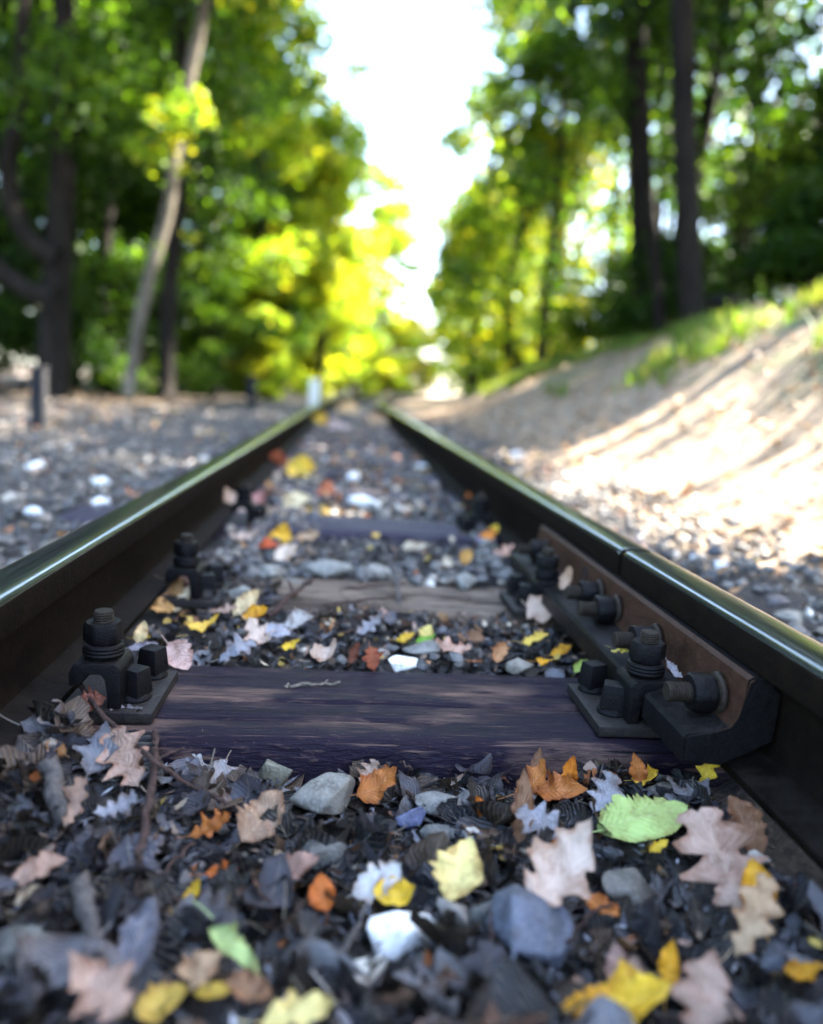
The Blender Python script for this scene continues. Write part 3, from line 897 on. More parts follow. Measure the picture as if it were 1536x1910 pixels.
# wood left of the track and right of the track
LW = [(-4.2, 13.5, 10, 1.2, 2.6, 'deep'), (-6.8, 12.2, 11, 1.5, 3, 'deep'), (-3.3, 17.0, 10, .8, 2.2, 'mid'), (-5.8, 18, 12, 1, 3, 'deep'), (-8.6, 16, 12, 1.2, 3.2, 'deep'),
      (-2.4, 21.5, 8, .5, 2.0, 'bright'), (-4.8, 24, 11, .6, 2.8, 'mid'), (-1.2, 27, 8, .4, 2.2, 'bright'), (-8.5, 23, 13, 1, 3.4, 'deep'), (-2.8, 32, 9, .4, 2.8, 'gold'), (-11.5, 19, 13, 1, 3.4, 'deep'),
      (0.2, 34, 10, .4, 2.2, 'bright'), (-1.0, 22.5, 9, 3.4, 1.7, 'bright'), (3.2, 41, 4.2, .2, 1.8, 'gold'), (1.4, 39, 9.5, .2, 2.0, 'bright'), (-7, 30, 13, 1, 3.6, 'mid'), (-13, 13, 12, 1, 3.2, 'deep'), (-2.5, 18.6, 9, .5, 1.9, 'bright'), (-5.4, 15.2, 11, 1, 2.8, 'deep'), (-9.8, 13.6, 12, .8, 3, 'deep'), (-6.8, 21, 12, .8, 3, 'deep'), (-4.2, 28, 12, .6, 3, 'mid')]
for k, (x, y, H, z0, R, pl) in enumerate(LW):
    auto_tree(PN[pl] + ' tree ' + row_name(y) + ' of the wood left of the track', x, y, H, z0, R, 13500 if y < 22 else 8500, .15 if y < 20 else .215, pl, 200 + k, .11 + .02 * (k % 3), group='trees in the wood left of the track')
RW = [(3.6, 14.5, 9, .8, 2.0, 'mid'), (5.6, 12.8, 10, 1, 2.6, 'deep'), (7.2, 9.6, 10, 1.0, 2.8, 'deep'), (4.2, 19, 10, .6, 2.2, 'bright'), (6.6, 17, 12, 1, 3, 'deep'), (9.6, 13, 12, 1, 3.2, 'deep'),
      (5.3, 25, 8, .5, 2.2, 'bright'), (8, 23, 12, 1, 3.2, 'mid'), (11, 18, 13, 1, 3.4, 'deep'), (9, 31, 9, .5, 3, 'gold'), (12, 27, 13, 1, 3.5, 'mid'), (3.4, 21.5, 8, .3, 1.6, 'bright'), (4.3, 26, 8, .3, 1.8, 'bright'), (2.9, 18.2, 6.5, .3, 1.2, 'bright'), (5.8, 32, 9, .3, 2.2, 'bright'), (10.2, 9.5, 11, 1, 3, 'deep'), (3.5, 16.8, 9, .6, 1.7, 'bright'), (8.4, 11.4, 11, 1, 2.8, 'deep'), (6.2, 14.6, 11, .8, 2.6, 'deep'), (9.0, 17.5, 12, .8, 3, 'deep'), (6.6, 20.5, 11, .8, 2.6, 'mid')]
for k, (x, y, H, z0, R, pl) in enumerate(RW):
    auto_tree(PN[pl] + ' tree ' + row_name(y) + ' of the wood right of the track', x, y, H, z0, R, 13500 if y < 22 else 8500, .15 if y < 20 else .215, pl, 300 + k, .11 + .02 * (k % 3), group='trees in the wood right of the track')
# trees added, mostly out of view, to block sun and sky over the line
SW = [(7.2, 5.4, 11, 4.6, 3.4), (6.6, 9.2, 11, 4.6, 3.2), (8.6, 2.6, 12, 4, 3.6), (9.4, 7.4, 13, 4, 3.8), (9.6, 12, 14, 4, 3.6), (5.4, 0.6, 10, 4.4, 3.2), (12, 5, 14, 4, 4), (7.4, 15, 16, 6, 3.6), (5.6, 20.5, 17, 8, 3.4), (7.2, 12, 17, 9, 3.4), (8.6, 18, 18, 8, 3.6), (9.5, 24, 18, 8, 3.8), (8.4, -1.5, 12, 4, 3.4)]
for k, (x, y, H, z0, R) in enumerate(SW):
    auto_tree('tall dark tree added above the right bank to block the sun', x, y, H, z0, R, 9500, .22, 'deep', 400 + k, .14, group='shade trees added above the right bank', ncl=34, nlimb=0)
for k, (x, y, H, z0, R) in enumerate([(-5.4, 4.0, 10, 4.2, 2.8), (-5.6, -0.5, 10, 4.0, 3.2), (-8.2, 7.4, 11, 3.6, 3.2)]):  # out of view, added to close off sky light from the left
    auto_tree('unseen shade tree added left of the camera to block the sky', x, y, H, z0, R, 7000, .22, 'deep', 450 + k, .14, group='unseen shade trees added left of the camera', ncl=30)

# shrubs along the edge of the wood
def shrub(label, x, y, R, H, n, size, pal, seed, group):
    z = float(litter_z(np.array([x]), np.array([y]))[0])
    r = np.random.default_rng(seed)
    C = [(x + r.normal(0, R * .5), y + r.normal(0, R * .5), z + r.uniform(.15, H)) for _ in range(12)]
    Rr = r.uniform(.3, .6, 12) * R
    base = np.array([x, y, z - .03])
    stems = []
    for c in C[:5]: stems.append((smooth_path([base, (base + np.array(c)) / 2 + np.array([0, 0, .15]), c], 6), np.linspace(.025, .008, 6)))
    t = empty('shrub', base); tag(t, label, 'shrub', group)
    for lp, lr in stems:
        V, F = tube(lp - base, lr, 5, 5)
        link(bpy.data.objects.new('stem', fast_mesh('stem', V, F, M['bark'], True)), t)
    V, F, c = leaf_cloud(C, Rr, n, size, pal)
    if len(V): link(bpy.data.objects.new('foliage', fast_mesh('foliage', V - base, F, M['crown'], False, col=c)), t)
k = 0
for x, y, R, H, pl in [(-4.4, 11.6, 1.0, 2.2, 'deep'), (-3.1, 12.6, .9, 2.0, 'mid'), (-5.9, 11.0, 1.1, 2.4, 'deep'), (-2.6, 14.2, .8, 2.0, 'mid'), (-3.8, 15.0, 1.1, 2.6, 'mid'), (-2.3, 17.2, .8, 2.2, 'bright'), (-2.2, 19.5, .9, 2.2, 'mid'),
                       (-1.6, 23.5, 1, 2.2, 'bright'), (-1.0, 29.5, 1.2, 2.4, 'bright'), (-7.6, 11.2, 1.2, 2.4, 'deep'), (-5.0, 14.0, 1.2, 2.6, 'deep'), (-6.6, 14.6, 1.2, 2.8, 'deep'), (0.6, 38, 1.6, 3, 'bright')]:
    shrub(PN[pl] + ' shrub ' + row_name(y) + ' of the wood left of the track', x, y, R, H, 3600, .10 if y < 16 else .14, pl, 500 + k, 'shrubs at the foot of the left wood'); k += 1
for x, y, R, H, pl in [(3.3, 13.2, .8, 2.0, 'mid'), (4.6, 11.4, .9, 1.8, 'deep'), (2.9, 16.0, .8, 2.0, 'bright'), (3.3, 19.5, 1, 2.2, 'mid'), (3.6, 23.5, 1.1, 2.2, 'bright'), (5.0, 28, 1.4, 2.4, 'bright'), (5.8, 9.6, .9, 1.7, 'deep'),
                       (6.8, 8.0, 1.0, 1.7, 'deep'), (4.9, 13.8, 1.0, 2.2, 'deep'), (8.0, 7.2, 1.1, 1.8, 'deep'), (7.2, 33, 1.6, 2.6, 'gold')]:
    shrub(PN[pl] + ' shrub on the right bank ' + row_name(y) + ' of the wood', x, y, R, H, 3600, .10 if y < 16 else .14, pl, 500 + k, 'shrubs along the right bank'); k += 1

# far wood that reads as one mass
C, Rr = [], []
r = np.random.default_rng(77)
for _ in range(520):
    a = r.uniform(-0.75, 0.75)
    if 0.075 < a < 0.135: continue
    d = r.uniform(42, 62)
    C.append((d * math.sin(a), d * math.cos(a), r.uniform(0.5, 12) * (0.45 if -0.01 < a < 0.17 else 2.1 if (a < -.14 or a > .25) else 1))); Rr.append(r.uniform(1.6, 3.0))
V, F, c = leaf_cloud(C, Rr, 60000, .52, 'deep', flat=.8)
tag(link(bpy.data.objects.new('far_wood', fast_mesh('far_wood', V, F, M['crown'], False, col=c))), 'far green woodland closing the view at the end of the track', 'woodland', kind='stuff')

# ------------------------------------------------------------------ leaf shapes
def grid_leaf(kind, aspect, fold, curl, cup, ripple, seed, n=14, m=2, stem=True, crease=1.0):
    """leaf in its own frame: x from base 0 to tip 1, y across, z up. returns V, quads, uv"""
    r = np.random.default_rng(seed)
    t = np.linspace(0, 1, n + 1)
    if kind == 'oval': w = np.sin(PI * np.clip(t, 0, 1) ** 0.85) ** 0.75
    elif kind == 'serrate': w = np.sin(PI * t ** 0.85) ** 0.72 * (1 + 0.016 * np.where(np.arange(n + 1) % 2, 1, -1))
    elif kind == 'rhomb': w = np.minimum(t / 0.42, (1 - t) / 0.58) ** 0.75
    elif kind == 'narrow': w = np.sin(PI * t ** 0.8) ** 0.9
    elif kind == 'oak': w = np.sin(PI * np.clip(t * 0.97 + 0.02, 0, 1) ** 1.25) ** 0.6 * (0.72 + 0.30 * np.sin(2 * PI * 3.6 * t - 1.0))
    elif kind == 'maple':
        w = np.interp(t, [0, .06, .14, .22, .30, .38, .50, .58, .64, .72, .82, .9, 1], [.10, .42, .58, .36, .62, 1.0, .62, .40, .62, .50, .24, .14, .0])
    elif kind == 'torn': w = np.sin(PI * t ** 0.9) ** 0.6 * (0.75 + 0.35 * r.random(n + 1))
    w = np.maximum(w, 0.012) * aspect * 0.5
    js = np.linspace(-1, 1, 2 * m + 1)
    T, J = np.meshgrid(t, js, indexing='ij')
    x = T + (0.05 * np.abs(J) if kind in ('maple', 'oak') else 0)
    asym = 1 + 0.12 * r.standard_normal(n + 1)
    y = J * w[:, None] * np.where(J > 0, asym[:, None], 1)
    y = y + 0.05 * np.sin(T * 3 + r.random() * 6)
    ay = np.abs(y)
    z = fold * ay + ripple * (vn(x * 5 + seed, y * 6, seed) + 0.7 * vn(x * 12, y * 13 + seed, seed + 1)) * (0.3 + 2.0 * ay / max(aspect, .2))
    for _ in range(3):
        th, cc_ = r.uniform(0, PI), r.uniform(-.15, .15)
        z = z + crease * r.uniform(-.34, .40) * np.abs((x - .5) * math.cos(th) + y * math.sin(th) - cc_)
    # cup across, curl along
    if abs(cup) > 1e-3:
        y2 = np.sin(cup * y) / cup; z = z + (1 - np.cos(cup * y)) / cup; y = y2
    if abs(curl) > 1e-3:
        x, z = np.sin(curl * x) / curl - z * np.sin(curl * x), (1 - np.cos(curl * x)) / curl + z * np.cos(curl * x)
    V = np.stack([x, y, z], -1).reshape(-1, 3)
    uv = np.stack([T, J], -1).reshape(-1, 2)
    i = np.arange(V.shape[0]).reshape(n + 1, 2 * m + 1)
    F = np.stack([i[:-1, :-1], i[1:, :-1], i[1:, 1:], i[:-1, 1:]], -1).reshape(-1, 4)
    if stem:
        L = r.uniform(.18, .38); s0 = len(V); q = 0.011
        bend = r.uniform(-.25, .25)
        sp = []
        for k in range(4):
            u = k / 3
            c = np.array([-L * u + 0.02, bend * L * u * u, 0.10 * L * u * u])
            for a in (0, 2.1, 4.2): sp.append(c + q * np.array([0, math.cos(a), math.sin(a)]))
        V = np.concatenate([V, np.array(sp)]); uv = np.concatenate([uv, np.tile([[0.0, 0.0]], (12, 1))])
        for k in range(3):
            for j in range(3):
                a, b = s0 + 3 * k + j, s0 + 3 * k + (j + 1) % 3
                F = np.concatenate([F, [[a, b, b + 3, a + 3]]])
    return V, F, uv

def unit(v): return v / np.linalg.norm(v)

KEEP = []          # (x, y, radius, z) of placed things: loose litter stays lower there
def place_leaf(px, py, length, ang, kind, aspect, colr, label, face=0.25, curl=0.3, cup=0.5, fold=0.2, ripple=0.10, up=0.009, surf=None, group=None, seed=None, roll=0.0):
    """a leaf whose centre lies where the ray through px, py meets the litter; length in photo pixels, ang = base-to-tip in degrees"""
    seed = seed if seed is not None else int(px * 7 + py * 13) % 9973
    d = unit(ray(px, py))
    P = ground_hit(px, py) if surf is None else CAM + d * ((surf - CAM[2]) / d[2])
    a = math.radians(ang)
    vimg = CR * math.cos(a) + CU * math.sin(a)
    side = unit(np.cross(d, np.array([0, 0, 1.0])))
    nrm = unit((1 - face) * np.array([0, 0, 1.0]) - face * d + roll * side)
    V0, F, uv = grid_leaf(kind, aspect, fold, curl * 1.25, cup, ripple, seed, 40 if kind == 'serrate' else 22 if kind in ('maple', 'oak') else 18, 4)
    pull = 0.0
    for it in range(14):
        Q = P - d * pull
        depth = (Q - CAM) @ FW
        L0 = length * depth / FPX
        ax = vimg - d * (vimg @ nrm) / (d @ nrm)
        L = L0 * min(np.linalg.norm(ax), 1.7); ax = unit(ax)
        ay = np.cross(nrm, ax)
        Wv = Q + (V0[:, :1] - .5) * ax * L + V0[:, 1:2] * ay * L + V0[:, 2:3] * nrm * L
        gz = (litter_z(Wv[:, 0], Wv[:, 1]) if surf is None else np.full(len(Wv), surf))
        lowest = np.min(np.where(V0[:, 0] > -0.02, Wv[:, 2] - gz, 1))
        if lowest > -0.006 + up: break
        pull += 0.006
    o = bpy.data.objects.new('fallen_leaf', fast_mesh('fallen_leaf', V0 * L, F, M['leaf'], True, uv=uv))
    o.matrix_world = Matrix(((ax[0], ay[0], nrm[0], 0), (ax[1], ay[1], nrm[1], 0), (ax[2], ay[2], nrm[2], 0), (0, 0, 0, 1)))
    org = Q - 0.5 * ax * L
    o.matrix_world.translation = Vector(org)
    o.color = (*colr, 1)
    link(o)
    tag(o, label, 'leaf', group or 'fallen leaves on the track')
    KEEP.append((Q[0], Q[1], 0.5 * L, Q[2]))
    return o

LIME, GREEN = (.46, .60, .18), (.22, .42, .07)
YEL, PALEY, GOLD = (.88, .58, .04), (.90, .74, .28), (.84, .42, .02)
ORA, RUST, RED = (.78, .25, .02), (.50, .165, .03), (.55, .08, .015)
BRN, DBRN, TAN = (.26, .13, .065), (.13, .055, .03), (.50, .33, .19)
PINK, PPINK, CREAM = (.44, .29, .22), (.64, .48, .38), (.84, .68, .46)
GREY, PGREY = (.30, .29, .31), (.60, .58, .56)
LV = [
 # foreground, in front of the nearest sleeper
 (1200, 1524, 165, 18, 'serrate', .62, LIME, 'large bright lime green toothed leaf right of centre in the foreground', .42, .12, .3, .1, .02, .012),
 (858, 1620, 128, 75, 'rhomb', .86, PALEY, 'pale yellow diamond shaped leaf with a torn hole leaning on the dark stone', .62, .15, .2),
 (742, 1677, 92, 8, 'oval', .55, YEL, 'small ribbed yellow leaf lying on top of the white stone', .45, .5, .9),
 (708, 1652, 110, 20, 'torn', .55, PGREY, 'crumpled whitish leaf behind the white stone', .4, .5, .8),
 (1050, 1635, 185, 42, 'maple', .85, PPINK, 'pale pink lobed leaf just right of the dark blue stone', .5, .3, .3),
 (1340, 1612, 190, 115, 'oak', .95, PINK, 'large dusty pink lobed leaf beside the right rail under an orange leaf', .45, .2, .3),
 (1337, 1566, 100, -25, 'oval', .62, GOLD, 'bright orange curled leaf lying on the dusty pink leaf', .35, .9, .8),
 (1388, 1545, 115, 125, 'torn', .6, BRN, 'brown folded leaf against the right rail foot', .5, .6, .9),
 (1408, 1668, 120, 105, 'oval', .55, GOLD, 'golden folded leaf below the dusty pink leaf at the right', .5, .5, 1.6),
 (1400, 1712, 135, 60, 'oak', .6, TAN, 'tan lobed leaf at the right below the golden folded one', .45, .4, .5),
 (1318, 1436, 90, 65, 'oak', .45, YEL, 'yellow leaf standing upright at the edge of the right rail foot', .75, .2, .5),
 (1040, 1488, 115, -10, 'oval', .55, RUST, 'rusty orange cupped leaf in front of the nearest sleeper', .4, .8, 1.2),
 (1000, 1462, 90, 25, 'torn', .5, RUST, 'rusty brown rolled leaf behind the cupped rusty leaf', .4, .9, 1.2),
 (972, 1512, 125, 80, 'narrow', .3, BRN, 'narrow brown leaf pointing at the camera beside the cupped rusty leaf', .4, .4, .9),
 (1066, 1440, 60, 70, 'narrow', .5, ORA, 'small orange curled leaf against the front of the nearest sleeper', .7, .9, .9),
 (1003, 1430, 62, 75, 'narrow', .45, BRN, 'small dark brown upright leaf touching the nearest sleeper', .7, .6, .9),
 (1188, 1436, 60, 100, 'narrow', .55, RUST, 'small rusty upright leaf near the right plate', .7, .5, .7),
 (1208, 1456, 62, 0, 'oval', .6, YEL, 'small bright yellow leaf behind the lime green leaf', .5, .5, .9),
 (1228, 1580, 45, 20, 'oval', .5, YEL, 'tiny yellow leaf tip poking out under the lime green leaf', .5, .3, .4),
 (710, 1470, 95, 15, 'oval', .6, RUST, 'ribbed rusty orange leaf in the centre by the nearest sleeper', .45, .8, .9),
 (688, 1447, 55, 60, 'oak', .8, PPINK, 'small pale pink lobed leaf behind the ribbed rusty leaf', .6, .3, .3),
 (490, 1530, 120, 45, 'torn', .7, (.34, .22, .14), 'large brown folded leaf left of the grey stone', .5, .4, .6),
 (395, 1553, 90, 10, 'oak', .55, RUST, 'rusty curled leaf on the left in the foreground', .4, .9, 1.0),
 (232, 1422, 110, 125, 'oak', .85, PINK, 'dusty pink lobed leaf on the left near the red twig', .6, .25, .4),
 (140, 1510, 95, 60, 'oak', .5, PINK, 'pinkish grey lobed leaf at the far left of the foreground', .4, .4, .5),
 (70, 1625, 110, 15, 'oval', .6, PINK, 'blurred pinkish brown leaf at the left edge', .4, .4, .5),
 (422, 1636, 78, -5, 'oval', .45, (.72, .19, .03), 'bright red orange curled leaf left of centre', .45, .9, .9),
 (362, 1668, 62, 40, 'narrow', .4, YEL, 'small yellow leaf left of the red orange curled one', .4, .5, .6),
 (603, 1666, 70, 100, 'oval', .75, (.66, .18, .03), 'small crumpled red orange leaf in the centre foreground', .6, .3, .3),
 (556, 1620, 90, 5, 'oval', .6, (.40, .25, .20), 'pinkish brown cupped oval leaf beside the crumpled red orange one', .5, .5, .9),
 (436, 1764, 135, -52, 'narrow', .33, (.45, .62, .24), 'narrow pale green leaf at the lower left', .5, .2, .4),
 (178, 1862, 165, 128, 'maple', .75, PINK, 'large blurred dusty pink leaf at the bottom left', .5, .2, .2),
 (365, 1815, 120, 30, 'oval', .6, TAN, 'blurred tan leaf at the bottom left beside the mustard ones', .4, .4, .4),
 (300, 1878, 120, 15, 'oval', .55, (.55, .36, .06), 'blurred mustard leaf at the bottom beside the large pink leaf', .4, .4, .5),
 (398, 1852, 70, 0, 'oval', .5, (.58, .38, .05), 'small blurred mustard leaf below the tan leaf', .4, .4, .5),
 (465, 1852, 100, -30, 'torn', .55, BRN, 'blurred brown leaf at the bottom below the narrow green leaf', .4, .4, .5),
 (560, 1902, 150, 5, 'oval', .4, PALEY, 'pale yellow leaf cut by the bottom edge left of centre', .35, .3, .5),
 (1192, 1868, 150, 0, 'rhomb', .75, YEL, 'large blurred bright yellow leaf at the bottom right', .5, .4, .5),
 (1100, 1866, 100, 10, 'oval', .45, GOLD, 'blurred orange leaf tip left of the large bright yellow leaf', .4, .4, .5),
 (1252, 1802, 100, 80, 'narrow', .42, GOLD, 'orange curled upright leaf behind the large bright yellow leaf', .7, .5, 1.2),
 (1322, 1862, 165, 80, 'maple', .95, PINK, 'large blurred pale pink star shaped leaf at the bottom right', .6, .2, .25),
 (1148, 1806, 105, 95, 'narrow', .5, (.45, .28, .23), 'pinkish brown upright leaf behind the bottom yellow leaf', .7, .4, .7),
 (1190, 1822, 80, 110, 'torn', .5, PINK, 'small pinkish folded leaf behind the bottom yellow leaf', .6, .4, .7),
 (1508, 1820, 95, -5, 'oval', .4, GOLD, 'orange leaf cut by the right edge near the bottom', .35, .5, .8),
 (1125, 1700, 100, -45, 'torn', .5, RUST, 'rusty brown folded leaf between the dark stone and the brown stone', .4, .6, .9),
 (985, 1505, 60, 100, 'oak', .5, GREY, 'grey lobed leaf edge behind the narrow brown leaf', .5, .4, .4),
 (1015, 1545, 110, 150, 'oak', .8, GREY, 'flat grey lobed leaf below the cupped rusty leaf', .4, .2, .3),
 (1125, 1490, 80, 60, 'oak', .8, (.36, .36, .40), 'blue grey lobed leaf left of the lime green leaf', .5, .3, .3),
 (895, 1508, 45, 120, 'oval', .5, ORA, 'tiny orange leaf right of the blue stone', .5, .6, .8),
 (1042, 1578, 40, 60, 'oval', .7, RUST, 'tiny round rust spot leaf behind the pale pink leaf', .5, .4, .5),
 (405, 1395, 95, 60, 'oval', .75, (.40, .38, .36), 'pale grey leaf leaning on the left front of the nearest sleeper', .6, .2, .3),
 (215, 1510, 90, 20, 'oak', .7, (.34, .34, .38), 'blue grey lobed leaf by the upright dark stick', .4, .3, .3),
 (180, 1398, 95, 70, 'maple', .8, (.15, .155, .18), 'flat blue grey lobed leaf below the left plate', .4, .15, .2),
 (265, 1750, 150, 65, 'oval', .5, (.13, .135, .17), 'large dark blue grey leaf at the lower left', .45, .3, .5),
 # between the first and second sleeper
 (290, 1134, 75, -25, 'torn', .42, (.70, .40, .14), 'orange tan leaf lying on the left rail foot', .4, .3, .5),
 (336, 1084, 62, -8, 'torn', .75, DBRN, 'dark red brown leaf below the left bolt of the second sleeper', .7, .3, .4),
 (342, 1118, 58, 42, 'oval', .4, CREAM, 'cream ribbed rolled leaf in front of the dark red brown leaf', .5, .5, 1.6),
 (325, 1105, 50, 60, 'oval', .5, (.60, .34, .14), 'small tan leaf tucked behind the cream ribbed leaf', .5, .5, .9),
 (388, 1176, 80, 12, 'narrow', .35, (.80, .52, .07), 'boat shaped yellow leaf on the left between the first two sleepers', .35, .6, 1.4),
 (460, 1125, 62, 45, 'oval', .55, (.80, .62, .34), 'cream yellow folded leaf above the orange one on the left', .6, .4, 1.2),
 (478, 1150, 55, 10, 'torn', .6, GOLD, 'crumpled orange leaf below the cream yellow folded leaf', .5, .6, .9),
 (482, 1190, 72, -55, 'oak', .85, PPINK, 'pale pink ribbed lobed leaf between the first two sleepers', .6, .3, .6),
 (415, 1140, 55, 0, 'oak', .45, PINK, 'small pinkish grey lobed leaf left of the cream yellow leaf', .4, .3, .4),
 (560, 1165, 58, 0, 'oval', .7, PGREY, 'whitish grey domed leaf in front of the second sleeper', .5, .9, 1.0),
 (520, 1180, 55, -40, 'oval', .6, (.45, .45, .50), 'blue grey leaf left of the whitish domed leaf', .5, .4, .6),
 (546, 1207, 42, 0, 'oval', .5, YEL, 'tiny bright yellow leaf left of centre between the first two sleepers', .4, .5, .8),
 (335, 1232, 78, -55, 'oval', .62, (.72, .50, .44), 'pale pink ribbed leaf hanging over the left plate', .75, .5, .8, .12, .03, .02),
 (352, 1282, 62, -110, 'oak', .7, (.80, .55, .22), 'golden lobed leaf tip drooping from the pink leaf on the nearest sleeper', .6, .4, .6, .12, .03, .004),
 (614, 1228, 75, 8, 'oval', .45, (.66, .52, .42), 'cream beige leaf behind the nearest sleeper left of the red one', .45, .5, .8),
 (694, 1231, 50, -80, 'maple', .9, (.34, .08, .03), 'dark red lobed leaf standing against the back of the nearest sleeper', .75, .3, .4),
 (662, 1220, 40, 60, 'torn', .5, (.20, .06, .03), 'small dark brown leaf beside the cream beige leaf', .6, .4, .6),
 (757, 1190, 36, 10, 'oval', .6, YEL, 'tiny yellow leaf left of the tiny green one', .4, .5, .6),
 (797, 1183, 34, 60, 'oval', .8, (.86, .70, .22), 'tiny round pale yellow leaf above the tiny green one', .6, .4, .5),
 (795, 1196, 42, 5, 'narrow', .4, (.20, .45, .05), 'tiny green leaf in the centre between the first two sleepers', .35, .3, .6),
 (840, 1215, 85, -12, 'oak', .5, (.60, .36, .26), 'salmon pink lobed leaf right of centre behind the nearest sleeper', .45, .4, .6),
 (935, 1220, 45, 70, 'torn', .6, (.66, .34, .16), 'small orange crumpled leaf right of the salmon pink leaf', .6, .6, .9),
 (1012, 1160, 80, -45, 'torn', .6, PPINK, 'pinkish white crumpled leaf in front of the right plate of the second sleeper', .5, .5, .8),
 (1000, 1143, 62, 8, 'oval', .4, CREAM, 'cream rolled leaf at the corner of the second right plate', .4, .6, 1.6),
 (1000, 1195, 55, 5, 'oval', .4, (.85, .60, .10), 'small yellow leaf between the first two sleepers near the joint bar', .4, .4, .8),
 (1048, 1218, 42, 12, 'oval', .42, GOLD, 'small orange leaf close to the joint bar', .4, .5, .8),
 (1020, 1240, 42, -15, 'oval', .4, GOLD, 'small orange leaf behind the right end of the nearest sleeper', .4, .4, .6),
 (1085, 1245, 30, 45, 'oval', .6, (.55, .70, .15), 'tiny yellow green leaf beside the right screws', .4, .4, .6),
 (690, 1170, 60, 30, 'oak', .6, GREY, 'grey lobed leaf in the centre between the first two sleepers', .4, .4, .5),
 (440, 1215, 70, 25, 'oak', .8, (.30, .31, .36), 'blue grey ribbed leaf behind the nearest sleeper on the left', .45, .3, .4),
 (880, 1190, 55, -30, 'torn', .6, BRN, 'brown crumpled leaf right of centre between the first two sleepers', .5, .6, .8),
 (265, 1180, 40, 80, 'oval', .6, (.75, .58, .30), 'small cream folded leaf against the left rail foot', .6, .4, 1.4),
 (268, 1195, 42, -10, 'oval', .4, (.62, .44, .05), 'small olive yellow leaf below the cream folded leaf at the left rail', .4, .4, .6),
 # beyond the second sleeper
 (527, 1000, 52, 80, 'rhomb', .85, (.85, .48, .02), 'bright golden yellow leaf standing upright beyond the second sleeper', .8, .2, .3),
 (535, 1032, 50, 30, 'oval', .6, (.80, .62, .48), 'cream leaf just below the upright golden leaf', .6, .4, .5),
 (500, 1016, 36, 0, 'oval', .6, RED, 'small red leaf left of the upright golden leaf', .5, .4, .5),
 (455, 1002, 60, 0, 'oak', .5, PPINK, 'pale pink leaf left of the small red leaf', .5, .4, .5),
 (440, 950, 75, 120, 'maple', .9, PPINK, 'blurred pale pink lobed leaf near the left rail', .6, .3, .3),
 (475, 945, 60, 60, 'maple', .9, (.66, .32, .28), 'blurred salmon red leaf near the left rail', .6, .3, .3),
 (575, 1005, 50, 0, 'oval', .5, TAN, 'tan leaf right of the upright golden leaf', .5, .4, .5),
 (908, 1002, 40, 30, 'torn', .7, ORA, 'orange crumpled leaf near the third right bolt', .6, .5, .6),
 (920, 993, 30, 60, 'oval', .7, YEL, 'yellow leaf stuck to the orange one near the third right bolt', .6, .4, .5),
 (935, 1040, 60, 12, 'oak', .5, (.76, .45, .33), 'salmon leaf near the right rail beyond the second sleeper', .5, .4, .5),
 (968, 1055, 34, 20, 'oval', .5, ORA, 'small orange leaf beside the far end of the joint bar', .5, .4, .5),
 (872, 1042, 32, 50, 'oval', .6, (.72, .40, .10), 'small amber leaf beyond the second sleeper right of centre', .5, .4, .5),
 (775, 1022, 50, 0, 'oval', .5, (.60, .52, .38), 'pale tan leaf in the centre beyond the second sleeper', .5, .4, .5),
 (345, 1048, 36, 30, 'oval', .5, RUST, 'small rusty leaf beside the left screws of the second sleeper', .5, .5, .5),
 (560, 880, 55, 70, 'oval', .8, (.82, .58, .06), 'blurred yellow leaf near the left rail in the middle distance', .6, .4, .5),
 (553, 938, 60, 5, 'oval', .6, (.85, .70, .42), 'blurred cream yellow leaf beyond the third sleeper', .6, .4, .5),
 (515, 870, 50, 70, 'oval', .8, (.48, .12, .05), 'blurred dark red leaf near the left rail in the middle distance', .6, .4, .5),
 (610, 922, 45, 70, 'oval', .7, (.60, .16, .06), 'blurred red leaf left of the white stone', .6, .4, .5),
 (875, 935, 32, 85, 'oval', .5, (.75, .22, .04), 'orange red leaf beside the third right bolt', .7, .4, .5),
 (595, 790, 42, 70, 'oval', .8, (.85, .55, .05), 'far blurred yellow leaf between the rails', .7, .3, .4),
 (648, 765, 42, 10, 'oval', .8, (.85, .58, .30), 'far blurred orange leaf between the rails', .7, .3, .4),
 (705, 790, 42, 10, 'oval', .8, (.72, .45, .25), 'far blurred tan leaf near the right rail', .7, .3, .4),
 (630, 800, 42, 10, 'oval', .7, (.80, .60, .55), 'far blurred pale pink leaf between the rails', .7, .3, .4),
]
for row in LV:
    px, py, ln, an, kd, asp, c, lb = row[:8]
    ex = row[8:]
    kw = dict(zip(('face', 'curl', 'cup', 'fold', 'ripple', 'up'), ex))
    place_leaf(px, py, ln, an, kd, asp, c, lb, **kw)
# on the ironwork
place_leaf(1157, 1211, 34, -12, 'torn', .35, (.80, .66, .12), 'small ragged yellow leaf lying on the joint bar', .35, .3, .5, surf=0.062)
place_leaf(1056, 1078, 52, 75, 'torn', .42, (.55, .38, .26), 'dried curled beige leaf standing behind the second right clamp', .85, .3, 1.2, surf=0.066)
place_leaf(1260, 1255, 48, -55, 'narrow', .32, (.42, .38, .40), 'small ribbed grey leaf wedged between the right clamp and the joint bar', .5, .3, 1.4, surf=0.068)
place_leaf(172, 1316, 62, 10, 'oval', .8, (.24, .08, .05), 'red brown leaf on the front edge of the left plate', .5, .3, .5, surf=0.012)
place_leaf(240, 1336, 72, 3, 'oval', .3, (.26, .24, .26), 'rolled dark grey leaf along the front edge of the left plate', .4, .2, 2.2, surf=0.0)
place_leaf(268, 1206, 58, 5, 'oval', .3, (.30, .28, .32), 'rolled grey leaf behind the left screws', .4, .2, 2.2, surf=0.02)

